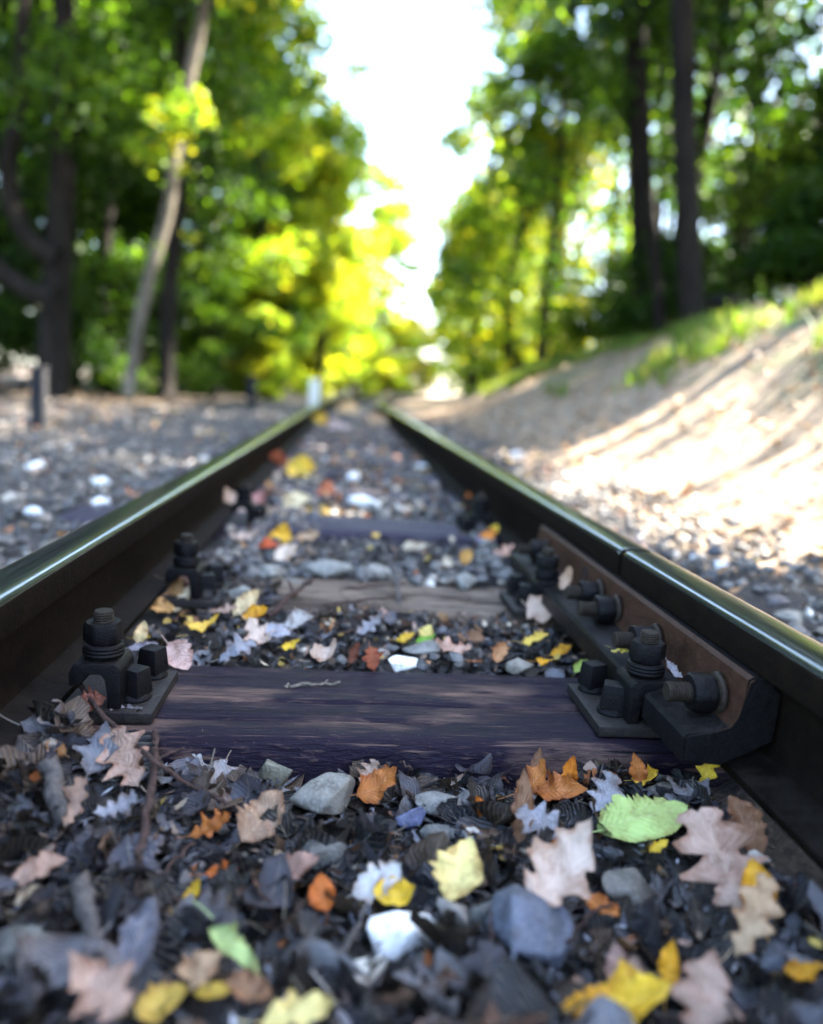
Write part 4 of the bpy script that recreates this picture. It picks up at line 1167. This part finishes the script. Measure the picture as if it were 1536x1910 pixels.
# ------------------------------------------------------------------ stones
def stone_geo(seed, npts=22, flat=0.62):
    r = np.random.default_rng(seed)
    bm = bmesh.new()
    p = r.standard_normal((npts, 3)); p /= np.linalg.norm(p, axis=1)[:, None]
    p *= (0.42 + 0.12 * r.random((npts, 1)))
    p *= np.array([1.0, r.uniform(.68, .95), flat * r.uniform(.75, 1.15)])
    for q in p: bm.verts.new(q)
    res = bmesh.ops.convex_hull(bm, input=bm.verts)
    junk = [g for g in res['geom_interior'] + res['geom_unused'] if isinstance(g, bmesh.types.BMVert)]
    if junk: bmesh.ops.delete(bm, geom=list(set(junk)), context='VERTS')
    bmesh.ops.triangulate(bm, faces=bm.faces)
    return bm
def stone_mesh(seed, npts=22, flat=0.62, fine=False):
    bm = stone_geo(seed, npts, flat)
    if fine:
        bmesh.ops.bevel(bm, geom=list(bm.edges), offset=0.02, segments=1, affect='EDGES')
        bmesh.ops.triangulate(bm, faces=bm.faces)
        bmesh.ops.subdivide_edges(bm, edges=[e for e in bm.edges if e.calc_length() > .12], cuts=2, use_grid_fill=True)
        r = random.Random(seed)
        for v in bm.verts:
            k = float(vn(np.array([v.co.x * 7 + seed]), np.array([v.co.y * 7 + v.co.z * 5]), seed)[0])
            v.co *= 1 + 0.035 * k
        bmesh.ops.triangulate(bm, faces=bm.faces)
    me = bpy.data.meshes.new('stone')
    bmesh.ops.recalc_face_normals(bm, faces=bm.faces)
    bm.to_mesh(me); bm.free()
    me.materials.append(M['stone'])
    if fine:
        me.polygons.foreach_set('use_smooth', np.ones(len(me.polygons), bool)); me.set_sharp_from_angle(angle=math.radians(28))
    return me

def put_stone(me, P, size, colr, label, group, rot=None, scale=(1, 1, 1)):
    o = bpy.data.objects.new('stone', me)
    o.location = P
    o.rotation_euler = rot if rot is not None else (rng.normal(0, .3), rng.normal(0, .3), rng.uniform(0, 6.28))
    o.scale = tuple(size * s for s in scale)
    o.color = (*colr, 1)
    link(o); tag(o, label, 'stone', group)
    return o
SV = [(985, 1725, 205, (.075, .085, .115), 'large dark blue grey stone right of centre in the foreground', .6, (0.25, -.1, 1.9), (.85, 1, 1)),
      (748, 1742, 140, (.86, .84, .80), 'bright white stone in the centre of the foreground', .62, (.2, .05, .2), (1, .8, 1)),
      (690, 1806, 92, (.72, .68, .58), 'small cream stone just below the white stone', .55, (.1, .2, .6), (1, .8, .8)),
      (600, 1488, 150, (.23, .23, .22), 'large grey stone by the nearest sleeper left of centre', .62, (.2, -.15, .5), (1, .7, .9)),
      (515, 1442, 78, (.27, .26, .20), 'pointed olive grey stone touching the nearest sleeper', .95, (.3, .5, .2), (.8, .8, 1.1)),
      (820, 1496, 100, (.25, .25, .25), 'flat grey stone in front of the middle of the nearest sleeper', .45, (.1, .1, .1), (1, .8, .8)),
      (765, 1524, 78, (.07, .085, .17), 'small dark blue stone in front of the flat grey stone', .6, (.1, .1, .5), (1, .8, .9)),
      (1172, 1652, 130, (.17, .155, .14), 'brownish grey stone between the pale pink leaf and the golden folded leaf', .6, (.2, .2, .4), (1, .8, 1)),
      (600, 1588, 105, (.15, .155, .16), 'dark grey stone in the middle of the leaf litter', .55, (.2, 0, .3), (1, .8, .9)),
      (905, 1700, 90, (.15, .16, .17), 'grey stone tucked left of the large dark blue grey stone', .55, (.2, 0, .8), (1, .8, .9)),
      (810, 1560, 95, (.19, .20, .21), 'grey ridged stone behind the pale yellow leaf', .45, (.1, 0, .8), (1, .8, .9)),
      (750, 1238, 72, (.85, .82, .76), 'white stone against the back of the nearest sleeper', .65, (.2, 0, .3), (1, .8, .9)),
      (790, 1207, 95, (.28, .28, .28), 'flat grey stone behind the white stone between the sleepers', .4, (.1, 0, .1), (1, .7, .8)),
      (970, 1243, 60, (.36, .34, .31), 'rounded pale grey stone behind the right end of the nearest sleeper', .65, (.1, 0, .4), (1, .8, .9)),
      (40, 1760, 120, (.16, .17, .17), 'blurred grey stone at the left edge', .6, (.1, .1, .4), (1, .8, .9)),
      (1440, 1790, 110, (.05, .055, .07), 'dark stone at the right edge of the foreground', .55, (.1, .1, .4), (1, .8, .9)),
      (676, 935, 62, (.88, .86, .82), 'blurred bright white stone lying between the rails beyond the third sleeper', .4, (.1, 0, -.4), (1, .6, .8)),
      (660, 890, 34, (.85, .85, .84), 'small blurred white stone between the rails in the middle distance', .7, (.1, 0, .8), (1, .7, .8)),
      (995, 1050, 45, (.30, .30, .31), 'grey stone in the gravel by the second right fastening', .6, (.1, 0, .8), (1, .8, .8)),
      (870, 1085, 60, (.30, .31, .31), 'grey block of stone behind the right half of the second sleeper', .7, (.1, 0, .8), (1, .8, .8)),
      (905, 1010, 50, (.13, .16, .26), 'blue grey stone near the right rail beyond the second sleeper', .6, (.1, 0, .8), (1, .8, .8)),
      (815, 1000, 36, (.16, .17, .22), 'dark slate stone beyond the second sleeper', .6, (.1, 0, .8), (1, .8, .8)),
      (700, 1068, 70, (.33, .33, .33), 'pale grey stone behind the middle of the second sleeper', .55, (.1, 0, .2), (1, .8, .8)),
      (615, 1062, 95, (.29, .30, .30), 'broad grey stone behind the left half of the second sleeper', .55, (.1, 0, .2), (1, .75, .8)),
      (500, 1068, 75, (.27, .28, .28), 'grey slab of stone right of the left screws of the second sleeper', .55, (.1, 0, .3), (1, .8, .9)),
      (548, 1092, 80, (.22, .225, .22), 'dark grey slab behind the twigs on the second sleeper', .4, (.1, 0, .1), (1, .7, .8)),
      (450, 1105, 55, (.25, .26, .26), 'grey stone above the cream yellow folded leaf', .6, (.1, 0, .7), (1, .8, .9)),
      (1300, 1044, 46, (.55, .55, .53), 'whitish stone just outside the right rail near the joint', .6, (.1, 0, .7), (1, .8, .9)),
      (1450, 1122, 62, (.17, .15, .17), 'dark violet grey rounded stone outside the right rail', .6, (.1, 0, .2), (1, .8, .9)),
      (1480, 1150, 75, (.36, .35, .33), 'pale stone close to the right rail at the right edge', .45, (.1, 0, .1), (1, .8, .8)),
      (1345, 1055, 40, (.68, .68, .66), 'small white stone outside the right rail behind the whitish one', .6, (.1, 0, .2), (1, .8, .9)),
      (65, 868, 44, (.9, .9, .88), 'bright white stone in the blurred gravel left of the left rail', .6, (.1, 0, .2), (1, .8, .9)),
      (190, 900, 34, (.8, .8, .78), 'blurred whitish stone left of the left rail', .6, (.1, 0, .2), (1, .8, .9)),
      (188, 938, 40, (.82, .80, .80), 'blurred pinkish white stone close to the left rail', .6, (.1, 0, .2), (1, .8, .9)),
      (65, 955, 40, (.7, .72, .74), 'blurred pale stone at the left edge of the gravel', .6, (.1, 0, .2), (1, .8, .9)),
      (965, 850, 30, (.88, .87, .85), 'blurred white stone right of the right rail in the middle distance', .7, (.1, 0, .2), (1, .8, .9)),
      (790, 870, 26, (.8, .8, .82), 'small blurred pale stone near the right rail between the rails', .7, (.1, 0, .2), (1, .8, .9))]
for k, (px, py, sz, c, lb, flat, rot, scl) in enumerate(SV):
    c = np.array(c) * (np.array([.62, .58, .50]) if max(c) < .4 and c[2] < c[0] * 1.3 else 1)
    P = ground_hit(px, py + sz * .12)
    size = sz * ((P - CAM) @ FW) / FPX * 1.05
    put_stone(stone_mesh(900 + k, 20, flat, fine=True), P + np.array([0, 0, size * .12]), size, c, lb, 'stones in the ballast', rot, scl)
    KEEP.append((P[0], P[1], size * .5, P[2] + .01))
KEEP = np.array(KEEP)

GP = np.array([(.085, .085, .09), (.13, .13, .135), (.06, .061, .068), (.19, .185, .18), (.05, .055, .072), (.13, .11, .09), (.22, .20, .175), (.09, .08, .078), (.40, .38, .35), (.76, .74, .71), (.16, .115, .08)])
GW = np.array([3, 3, 3, 2, 2, 1.8, 1.4, 1.5, .9, .5, 1.2]); GW /= GW.sum()
tmpl = []
for k in range(14):
    bm = stone_geo(700 + k, 15 if k < 10 else 12, 0.66)
    bmesh.ops.recalc_face_normals(bm, faces=bm.faces)
    bm.verts.index_update()
    tmpl.append((np.array([v.co[:] for v in bm.verts]), np.array([[v.index for v in f.verts] for f in bm.faces])))
    bm.free()
stone_me = [stone_mesh(800 + k, 17, .64, fine=True) for k in range(14)]

def sample_stones():
    out = []
    def add(n, x0, x1, y0, y1, s0, s1, pw=1.0, grp=None):
        y = y0 + (y1 - y0) * rng.random(n) ** pw
        x = rng.uniform(x0, x1, n) + xc(y)
        s = rng.uniform(s0, s1, n) * np.where(rng.random(n) < .12, 1.5, 1)
        for a, b, c in zip(x, y, s): out.append((a, b, c, grp))
    add(1300, .455, 1.15, 0.9, 3.4, .016, .042, 1, 'R')
    add(700, .455, 1.1, 3.0, 9, .03, .055, 1.2, 'R')
    add(1300, -1.6, -.455, 1.4, 4.2, .018, .045, 1, 'L')
    add(1900, -5.0, -.455, 3.0, 9.5, .03, .06, 1, 'L')
    add(900, -.34, .34, 1.47, 2.2, .014, .042, 1, 'M')
    add(1500, -.34, .34, 2.1, 10, .02, .05, 1.3, 'M')
    add(120, -.34, .34, 1.02, 1.29, .010, .026, 1, 'C')
    add(60, -.36, .36, .42, .77, .012, .034, 1, 'F')
    return out
S = sample_stones()
sx = np.array([s[0] for s in S]); sy = np.array([s[1] for s in S]); ss = np.array([s[2] for s in S]); sg = np.array([s[3] for s in S])
sz_ = litter_z(sx, sy) - 0.004 + 0.14 * ss + rng.uniform(-.004, .006, len(S))
low = (sy > 1.62) & (sy < 1.95) & (sx > -.12) & (sx < .28)
ss = np.where(low, ss * .62, ss); sz_ = np.where(low, sz_ - .014, sz_)
# sleepers stay clear where the photo shows them
clear = ((sy > .77) & (sy < 1.015) & (np.abs(sx) < .37)) | ((sy > 1.28) & (sy < 1.435) & (sx > -.16) & (sx < .37)) | ((sy > 1.93) & (sy < 2.16) & (sx > -.1) & (sx < .26))
for (kx, ky, kr, kz) in KEEP: clear |= (np.hypot(sx - kx, sy - ky) < kr * .8)
sc = GP[rng.choice(len(GP), len(S), p=GW)] * np.array([.95, .87, .77]) * rng.uniform(.8, 1.2, (len(S), 1))
u_, v_, d_ = project(np.stack([sx, sy, sz_], -1))
app = ss / d_ * FPX
vis = (u_ > -10) & (u_ < PW + 10) & (v_ < PH + 10) & (d_ > .1)
# hidden behind a rail head: drop what the rails cover
def behind(xr, top=0.165):
    t = (xr - CAM[0]) / (sx - CAM[0]); z = CAM[2] + t * (sz_ - CAM[2])
    return (t > 0) & (t < 1) & (z < top) & (z > .02)
hid = np.where(sg == 'R', behind(GX) | behind(GX + .058), np.where(sg == 'L', behind(-GX) | behind(-GX - .058), False))
order = np.argsort(-np.where(vis & ~hid & ~clear, app, 0))
ind = set(int(k) for k in order[:255])
SL = {'R': ('grey ballast stone in the gravel outside the right rail', 'ballast stones outside the right rail'),
      'L': ('grey ballast stone in the blurred gravel outside the left rail', 'ballast stones outside the left rail'),
      'M': ('grey ballast stone between the rails beyond the second sleeper', 'ballast stones beyond the second sleeper'),
      'C': ('small grey stone in the litter between the first two sleepers', 'small stones between the first two sleepers'),
      'F': ('small grey stone in the dark leaf litter of the foreground', 'small stones in the foreground litter')}
GV, GF, GC, off = [], [], [], 0
for k in range(len(S)):
    if clear[k]: continue
    if k in ind:
        put_stone(stone_me[k % 14], (sx[k], sy[k], sz_[k]), ss[k], sc[k], SL[sg[k]][0], SL[sg[k]][1])
        continue
    tv, tf = tmpl[k % 14]
    a, b = rng.uniform(0, 6.28), rng.normal(0, .35)
    Rm = np.array(Matrix.Rotation(a, 3, 'Z') @ Matrix.Rotation(b, 3, 'X'))
    GV.append((tv * ss[k]) @ Rm.T + np.array([sx[k], sy[k], sz_[k]])); GF.append(tf + off); GC.append(np.tile(sc[k], (len(tf), 1))); off += len(tv)
tag(link(bpy.data.objects.new('ballast', fast_mesh('ballast', np.concatenate(GV), np.concatenate(GF), M['gravel'], False, col=np.concatenate(GC)))),
    'grey ballast gravel lying along and between the rails', 'gravel', kind='stuff')

# ------------------------------------------------------------------ dark matted leaf litter
kinds = ['oval', 'oak', 'maple', 'torn', 'oval', 'torn', 'rhomb', 'oak']
LT = []
for k in range(28):
    kd = kinds[k % 8]
    LT.append(grid_leaf(kd, rng.uniform(.45, .85), rng.uniform(0, .35), rng.uniform(-.7, 1.3), rng.uniform(-.8, 1.8), rng.uniform(.03, .10), 1200 + k, 9 if kd in ('oval', 'rhomb', 'torn') else 12, 1 if k % 3 else 2, stem=(k % 2 == 0)))
LP = np.array([(.012, .012, .015), (.022, .022, .028), (.055, .056, .070), (.095, .097, .12), (.006, .0055, .006), (.04, .028, .020), (.085, .055, .035), (.17, .175, .205), (.02, .014, .011), (.17, .11, .07), (.30, .30, .32)]) * .72
LW_ = np.array([3, 3, 2.6, 2.4, 2.4, 1.4, 1.1, 1.7, 1.8, .6, .6]); LW_ /= LW_.sum()
WARM = np.array([(.40, .22, .10), (.52, .28, .12), (.50, .36, .28), (.60, .42, .34), (.62, .44, .10), (.28, .13, .07), (.45, .16, .05), (.68, .58, .42)])
def litter(n, x0, x1, y0, y1, s0, s1, dz0, dz1, tilt, pal, pw, mask=None, ypow=1.0, keepout=True, tm=None):
    y = y0 + (y1 - y0) * rng.random(n) ** ypow
    x = rng.uniform(x0, x1, n) + xc(y)
    s = rng.uniform(s0, s1, n)
    z = litter_z(x, y) + rng.uniform(dz0, dz1, n)
    ok = np.ones(n, bool)
    if mask is not None: ok &= mask(x, y)
    if keepout:
        for (kx, ky, kr, kz) in KEEP: ok &= ~(np.hypot(x - kx, y - ky + .01) < kr * .85)
        for (kx, ky, kr, kz) in KEEP:
            h = np.hypot(x - kx, y - ky)
            near = h < kr + s * .3
            z = np.where(near, np.minimum(z, kz - .024), z)
    V, F, C_, U, off = [], [], [], [], 0
    for k in range(n):
        if not ok[k]: continue
        tv, tf, tu = LT[rng.integers(0, len(LT))] if tm is None else tm[rng.integers(0, len(tm))]
        Rm = np.array(Matrix.Rotation(rng.uniform(0, 6.28), 3, 'Z') @ Matrix.Rotation(rng.normal(0, tilt), 3, 'Y') @ Matrix.Rotation(rng.normal(0, tilt) + (PI if rng.random() < .4 else 0), 3, 'X'))
        w = ((tv - np.array([.5, 0, 0])) * s[k]) @ Rm.T + np.array([x[k], y[k], z[k]])
        V.append(w); F.append(tf + off); U.append(tu); off += len(tv)
        c = pal[rng.choice(len(pal), p=pw)] * rng.uniform(.75, 1.25)
        C_.append(np.tile(c, (len(tf), 1)))
    return np.concatenate(V), np.concatenate(F), np.concatenate(C_), np.concatenate(U)
def off_sleepers(x, y):
    return ~(((y > .765) & (y < 1.018) & (np.abs(x) < .36)) | ((y > 1.27) & (y < 1.44) & (x > -.17) & (x < .36)) | ((y > 1.92) & (y < 2.17) & (x > -.12) & (x < .28)) | ((np.abs(np.abs(x) - .409) < .06) & (y < 4)))
PW8 = np.ones(len(WARM)) / len(WARM)
parts = [litter(1500, -.37, .37, .38, .775, .034, .088, -.018, .003, .42, LP, LW_, off_sleepers),
         litter(420, -.36, .36, .40, .775, .008, .024, .0, .010, .45, WARM * .8, PW8, off_sleepers),
         litter(900, -.37, .37, .38, .775, .010, .030, -.004, .006, .5, LP, LW_, off_sleepers),
         litter(160, -.34, .34, 1.01, 1.30, .007, .02, .0, .008, .45, WARM, PW8, off_sleepers),
         litter(900, -.36, .36, 1.01, 1.30, .016, .045, -.014, .003, .42, LP, LW_, off_sleepers),
         litter(380, -.36, -.12, 1.26, 1.62, .016, .042, -.012, .004, .4, LP, LW_, off_sleepers),
         litter(650, -.36, .36, 1.44, 2.6, .014, .036, -.008, .006, .35, LP, LW_, off_sleepers),
         litter(700, -.36, .36, 2.2, 9.5, .02, .05, -.004, .008, .3, LP, LW_, off_sleepers),
         litter(420, -.36, .36, 1.9, 9.5, .03, .06, .004, .014, .3, WARM, PW8, off_sleepers),
         litter(500, -4.5, -.46, 1.6, 9.0, .025, .06, .006, .016, .3, WARM, PW8),
         litter(260, .46, 1.3, 1.2, 8.0, .02, .05, .006, .016, .3, WARM, PW8),
         litter(3000, .98, 4.2, 1.6, 12, .03, .07, .0, .012, .3, np.array([(.34, .22, .12), (.42, .28, .15), (.28, .17, .09), (.52, .38, .22), (.22, .13, .08)]), np.ones(5) / 5),
         litter(1500, -7, -1.8, 5, 13, .03, .07, .0, .012, .3, np.array([(.24, .16, .10), (.32, .22, .13), (.18, .11, .07), (.42, .30, .18), (.12, .08, .06)]), np.ones(5) / 5)]
V, F, C_, U, off = [], [], [], [], 0
for v, f, c, u in parts:
    V.append(v); F.append(f + off); C_.append(c); U.append(u); off += len(v)
tag(link(bpy.data.objects.new('leaf_litter', fast_mesh('leaf_litter', np.concatenate(V), np.concatenate(F), M['litter'], True, col=np.concatenate(C_), uv=np.concatenate(U)))),
    'dark matted litter of old wet leaves covering the ground', 'leaf litter', kind='stuff')

# single loose leaves on top of the litter
loose_me = []
for k in range(16):
    v, f, u = grid_leaf(kinds[k % 8], rng.uniform(.5, .85), rng.uniform(0, .3), rng.uniform(-.4, 1.2), rng.uniform(-.4, 1.6), rng.uniform(.03, .08), 1500 + k, 12, 2)
    loose_me.append(fast_mesh('fallen_leaf', v - np.array([.5, 0, 0]), f, M['leaf'], True, uv=u))
def loose(n, x0, x1, y0, y1, s0, s1, pal, pw, label, group, dz=.004, tilt=.35):
    k = 0
    while k < n:
        x, y = rng.uniform(x0, x1), rng.uniform(y0, y1)
        if not off_sleepers(np.array([x]), np.array([y]))[0]: continue
        if (np.hypot(KEEP[:, 0] - x, KEEP[:, 1] - y) < KEEP[:, 2] + .02).any(): continue
        o = bpy.data.objects.new('fallen_leaf', loose_me[rng.integers(0, 16)])
        s = rng.uniform(s0, s1)
        o.location = (x + float(xc(y)), y, float(litter_z(np.array([x]), np.array([y]))[0]) + dz)
        o.rotation_euler = (rng.normal(0, tilt), rng.normal(0, tilt), rng.uniform(0, 6.28))
        o.scale = (s, s, s)
        o.color = (*(pal[rng.choice(len(pal), p=pw)] * rng.uniform(.8, 1.2)), 1)
        link(o); tag(o, label, 'leaf', group)
        k += 1
GREYP = np.array([(.07, .07, .09), (.11, .11, .135), (.16, .16, .18), (.10, .075, .06), (.05, .048, .058), (.24, .23, .24), (.16, .10, .075)]); GPW = np.ones(7) / 7
loose(95, -.35, .35, .40, .76, .035, .072, GREYP, GPW, 'old grey brown leaf lying in the dark litter of the foreground', 'old grey leaves in the foreground litter')
loose(48, -.34, .30, 1.02, 1.28, .018, .04, np.concatenate([GREYP, WARM]), np.ones(15) / 15, 'small withered leaf in the litter between the first two sleepers', 'small leaves between the first two sleepers')
loose(46, -.34, .34, 1.46, 2.6, .02, .042, WARM, PW8, 'small withered leaf on the stones beyond the second sleeper', 'small leaves beyond the second sleeper', .008)

# crumbs, needles and bits of bark
n = 3600
y = np.where(rng.random(n) < .55, rng.uniform(.4, .775, n), rng.uniform(1.005, 2.3, n)); x = rng.uniform(-.36, .36, n)
okm = off_sleepers(x, y); x, y = x[okm], y[okm]; n = len(x)
s = rng.uniform(.0015, .006, n); ln = s * rng.uniform(.8, 3, n)
z = litter_z(x, y) + rng.uniform(-.006, .008, n)
a = rng.uniform(0, 6.28, n); el = rng.normal(0, .35, n)
t = np.stack([np.cos(a) * np.cos(el), np.sin(a) * np.cos(el), np.sin(el)], -1)
b = np.cross(t, np.array([0, 0, 1.0])); b /= np.linalg.norm(b, axis=1)[:, None]; c3 = np.cross(t, b)
P = np.stack([x, y, z], -1)
q = [P - t * ln[:, None], P + b * (s * .5)[:, None], P + t * ln[:, None], P - b * (s * .5)[:, None], P + c3 * (s * .5)[:, None]]
V = np.stack(q, 1).reshape(-1, 3)
i = (np.arange(n) * 5)[:, None]
F = np.concatenate([i + np.array([[0, 1, 4]]), i + np.array([[1, 2, 4]]), i + np.array([[2, 3, 4]]), i + np.array([[3, 0, 4]])])
cc = LP[rng.choice(len(LP), n, p=LW_)] * rng.uniform(.8, 1.6, (n, 1))
tag(link(bpy.data.objects.new('debris', fast_mesh('debris', V, F, M['gravel'], False, col=np.tile(cc, (4, 1))))), 'crumbs of bark, stalks and needles in the litter', 'debris', kind='stuff')

# ------------------------------------------------------------------ twigs
def twig(pts, w, label, mat='twig', lift=.006, forks=(), n=16, surf=None):
    P = []
    for k, (px, py) in enumerate(pts):
        h = lift[k] if isinstance(lift, (list, tuple)) else lift
        if surf is not None: g = atz(px, py, surf + h)
        else:
            g = ground_hit(px, py); g = atz(px, py, g[2] + h)
        P.append(g)
    P = np.array(P)
    path = smooth_path(P, n)
    path = path + rng.normal(0, .0011, path.shape)
    d = (P.mean(0) - CAM) @ FW
    r0 = w * d / FPX / 2
    base = P[0].copy()
    V, F = tube(path - base, np.linspace(r0, r0 * .55, n) * (1 + .2 * rng.random(n)), 7, 4, .2)
    o = link(bpy.data.objects.new('twig', fast_mesh('twig', V, F, M[mat], True)))
    o.location = base
    tag(o, label, 'twig', 'twigs on the track')
    for (k, dv, ln) in forks:
        p0 = path[k]; v = np.array(dv, float); v /= np.linalg.norm(v)
        pp = smooth_path([p0, p0 + v * ln * .5 + np.array([0, 0, .002]), p0 + v * ln], 6)
        V, F = tube(pp - base, np.linspace(r0 * .6, r0 * .25, 6), 6, 3, .2)
        link(bpy.data.objects.new('side_shoot', fast_mesh('side_shoot', V, F, M[mat], True)), o)
twig([(152, 1277), (172, 1312), (215, 1356), (290, 1420), (360, 1470), (436, 1506)], 11, 'long thin reddish twig slanting down from the left plate', lift=[.06, .055, .048, .040, .032, .022], forks=[(7, (.2, -.6, .3), .03), (1, (-.6, .3, .3), .006), (9, (.7, .4, .2), .03)])
twig([(290, 1355), (286, 1430), (275, 1520), (256, 1598)], 18, 'straight dark stick lying toward the camera at the left', 'twig', lift=[.022, .028, .03, .022])
twig([(92, 1420), (100, 1470), (112, 1515)], 40, 'short thick dark stick with a pale end near the left rail', 'grey_twig', lift=.024)
twig([(146, 1640), (165, 1710), (190, 1800)], 42, 'thick blurred dark stick pointing at the camera at the lower left', 'grey_twig', lift=.024)
twig([(535, 1281), (560, 1279), (598, 1276), (633, 1275)], 7, 'small pale twig lying on top of the nearest sleeper', 'pale_twig', lift=.004, surf=0.0, forks=[(11, (.3, .6, .1), .008)])
twig([(500, 1152), (528, 1125), (556, 1100), (582, 1084)], 13, 'dark twig slanting across the left end of the second sleeper', 'twig', lift=[.008, .02, .03, .03], forks=[(8, (-.3, .5, .5), .03)])
twig([(625, 1104), (645, 1120), (668, 1134)], 12, 'short broken twig on the second sleeper', 'twig', lift=.012)
twig([(712, 1016), (728, 1050), (740, 1085), (746, 1126)], 9, 'thin grey twig hanging over the middle of the second sleeper', 'grey_twig', lift=[.01, .014, .02, .015], forks=[(10, (.6, -.2, .4), .02)])
twig([(560, 1108), (640, 1100), (700, 1092), (760, 1090)], 6, 'thin dark twig lying along the top of the second sleeper', 'twig', lift=.014)
twig([(600, 1130), (690, 1118), (790, 1113), (880, 1117)], 5, 'very thin twig along the front of the second sleeper', 'twig', lift=.02)
twig([(850, 1165), (872, 1190), (885, 1215)], 7, 'thin grey twig right of centre between the first two sleepers', 'grey_twig', lift=.012)
twig([(640, 1180), (690, 1165), (720, 1150)], 6, 'thin dark twig in the litter in front of the second sleeper', 'twig', lift=.01)
twig([(590, 1180), (625, 1165), (650, 1158)], 5, 'short dark twig right of the whitish domed leaf', 'twig', lift=.01)
twig([(300, 1640), (330, 1600), (362, 1570)], 9, 'thin brown stalk in the left foreground', 'twig', lift=.012)
twig([(300, 1660), (355, 1700), (366, 1750)], 9, 'curved brown stalk above the narrow pale green leaf', 'twig', lift=.014)
twig([(640, 1775), (660, 1740), (682, 1690)], 12, 'pale stalk curving beside the white stone', 'grey_twig', lift=.02)
twig([(905, 1780), (918, 1740), (915, 1690)], 9, 'dark curved stalk left of the large dark blue grey stone', 'twig', lift=.02)
twig([(1060, 1760), (1110, 1700), (1150, 1690)], 8, 'thin brown stalk right of the large dark blue grey stone', 'twig', lift=.015)
twig([(745, 1420), (765, 1432), (760, 1445), (735, 1455)], 5, 'thin curled tendril at the front of the nearest sleeper', 'twig', lift=[.02, .02, .012, .006])
twig([(1480, 1640), (1500, 1690), (1530, 1740)], 8, 'thin dark stalk at the right edge of the foreground', 'twig', lift=.012)

# ------------------------------------------------------------------ things along the line
def post(px, py_top, py_base, wpx, mat, label, y=None, name='marker_post', cap=None):
    B = ground_hit(px, py_base) if y is None else aty(px, py_base, y)
    d = (B - CAM) @ FW
    w = wpx * d / FPX / 2; h = (py_base - py_top) * d / FPX
    t = empty(name, B); tag(t, label, 'post')
    bm = box_bm(-w, w, -w, w, -.15, h, w * .25)
    bm_obj('shaft', bm, M[mat], t, True, SM)
    bm = box_bm(-w * 1.15, w * 1.15, -w * 1.15, w * 1.15, h + .001, h + w * .5, w * .2)
    bm_obj('cap', bm, M[cap or mat], t, True, SM)
post(74, 690, 800, 24, 'black_paint_and_hole_shade', 'short black post standing in the gravel at the left')
post(586, 712, 752, 18, 'white_paint', 'small white marker post beside the far end of the left rail', y=11.5)
post(470, 705, 752, 15, 'black_paint_and_hole_shade', 'small dark post in the shade near the end of the left rail', y=11.0)
# fallen log on the bank
A = aty(1335, 560, 8.2); B = aty(1420, 566, 7.6)
zA = float(litter_z(A[:1], A[1:2])[0]); zB = float(litter_z(B[:1], B[1:2])[0])
A[2], B[2] = max(A[2] - .05, zA + .09), max(B[2] - .08, zB + .09)
base = np.array([A[0], A[1], zA])
t = empty('fallen_log', base); tag(t, 'short fallen log with a sunlit top lying on the right bank', 'log')
V, F = tube(smooth_path([A, (A + B) / 2 + np.array([0, 0, .01]), B], 8) - base, np.full(8, .12), 12, 8, .12)
link(bpy.data.objects.new('bark', fast_mesh('bark', V, F, M['bark'], True)), t)
dv = unit(B - A)
for e, s in ((A, -1), (B, 1)):
    V, F = tube(np.array([e + dv * s * .002, e + dv * s * .012]) - base, [.108, .104], 12, 8, .1)
    link(bpy.data.objects.new('cut_end', fast_mesh('cut_end', V, F, M['cut_wood'], False)), t)

# ------------------------------------------------------------------ grass on the bank
n = 42000
x = rng.uniform(1.7, 6.5, n); y = rng.uniform(2.6, 16, n)
pn = vn(x * 1.6, y * .9, 31) + .5 * vn(x * 4, y * 4, 32)
crest = 3.45 + .11 * np.clip(y - 6, -3, 30)
ok = ((pn > .02) & (x > 2.0 + .25 * pn)) | ((np.abs(x - crest) < .55) & (pn > -.3))
x, y = x[ok] + xc(y[ok]), y[ok]; n = len(x)
z = litter_z(x, y) - .025
h = rng.uniform(.06, .20, n); w = rng.uniform(.004, .010, n); a = rng.uniform(0, 6.28, n)
dx, dy = np.cos(a), np.sin(a); ln = rng.uniform(.1, .6, n)
P = np.stack([x, y, z], -1); sd = np.stack([-dy, dx, 0 * dx], -1) * w[:, None]; dr = np.stack([dx, dy, 0 * dx], -1)
upv = np.array([0, 0, 1.0])
m1 = P + upv * (h * .55)[:, None] + dr * (h * ln * .3)[:, None]; tp = P + upv * h[:, None] + dr * (h * ln)[:, None]
V = np.stack([P - sd, P + sd, m1 + sd * .8, m1 - sd * .8, tp + sd * .15, tp - sd * .15], 1).reshape(-1, 3)
i = (np.arange(n) * 6)[:, None]
F = np.stack([i + np.array([[0, 1, 2, 3]]), i + np.array([[3, 2, 4, 5]])], 1).reshape(-1, 4)
g = np.array([(.045, .10, .015), (.07, .14, .022), (.10, .17, .03), (.16, .17, .05)])[rng.integers(0, 4, n)]
tag(link(bpy.data.objects.new('grass', fast_mesh('grass', V, F, M['crown'], False, col=np.repeat(g, 2, 0)))), 'sparse green grass in patches on the right bank', 'grass', kind='stuff')
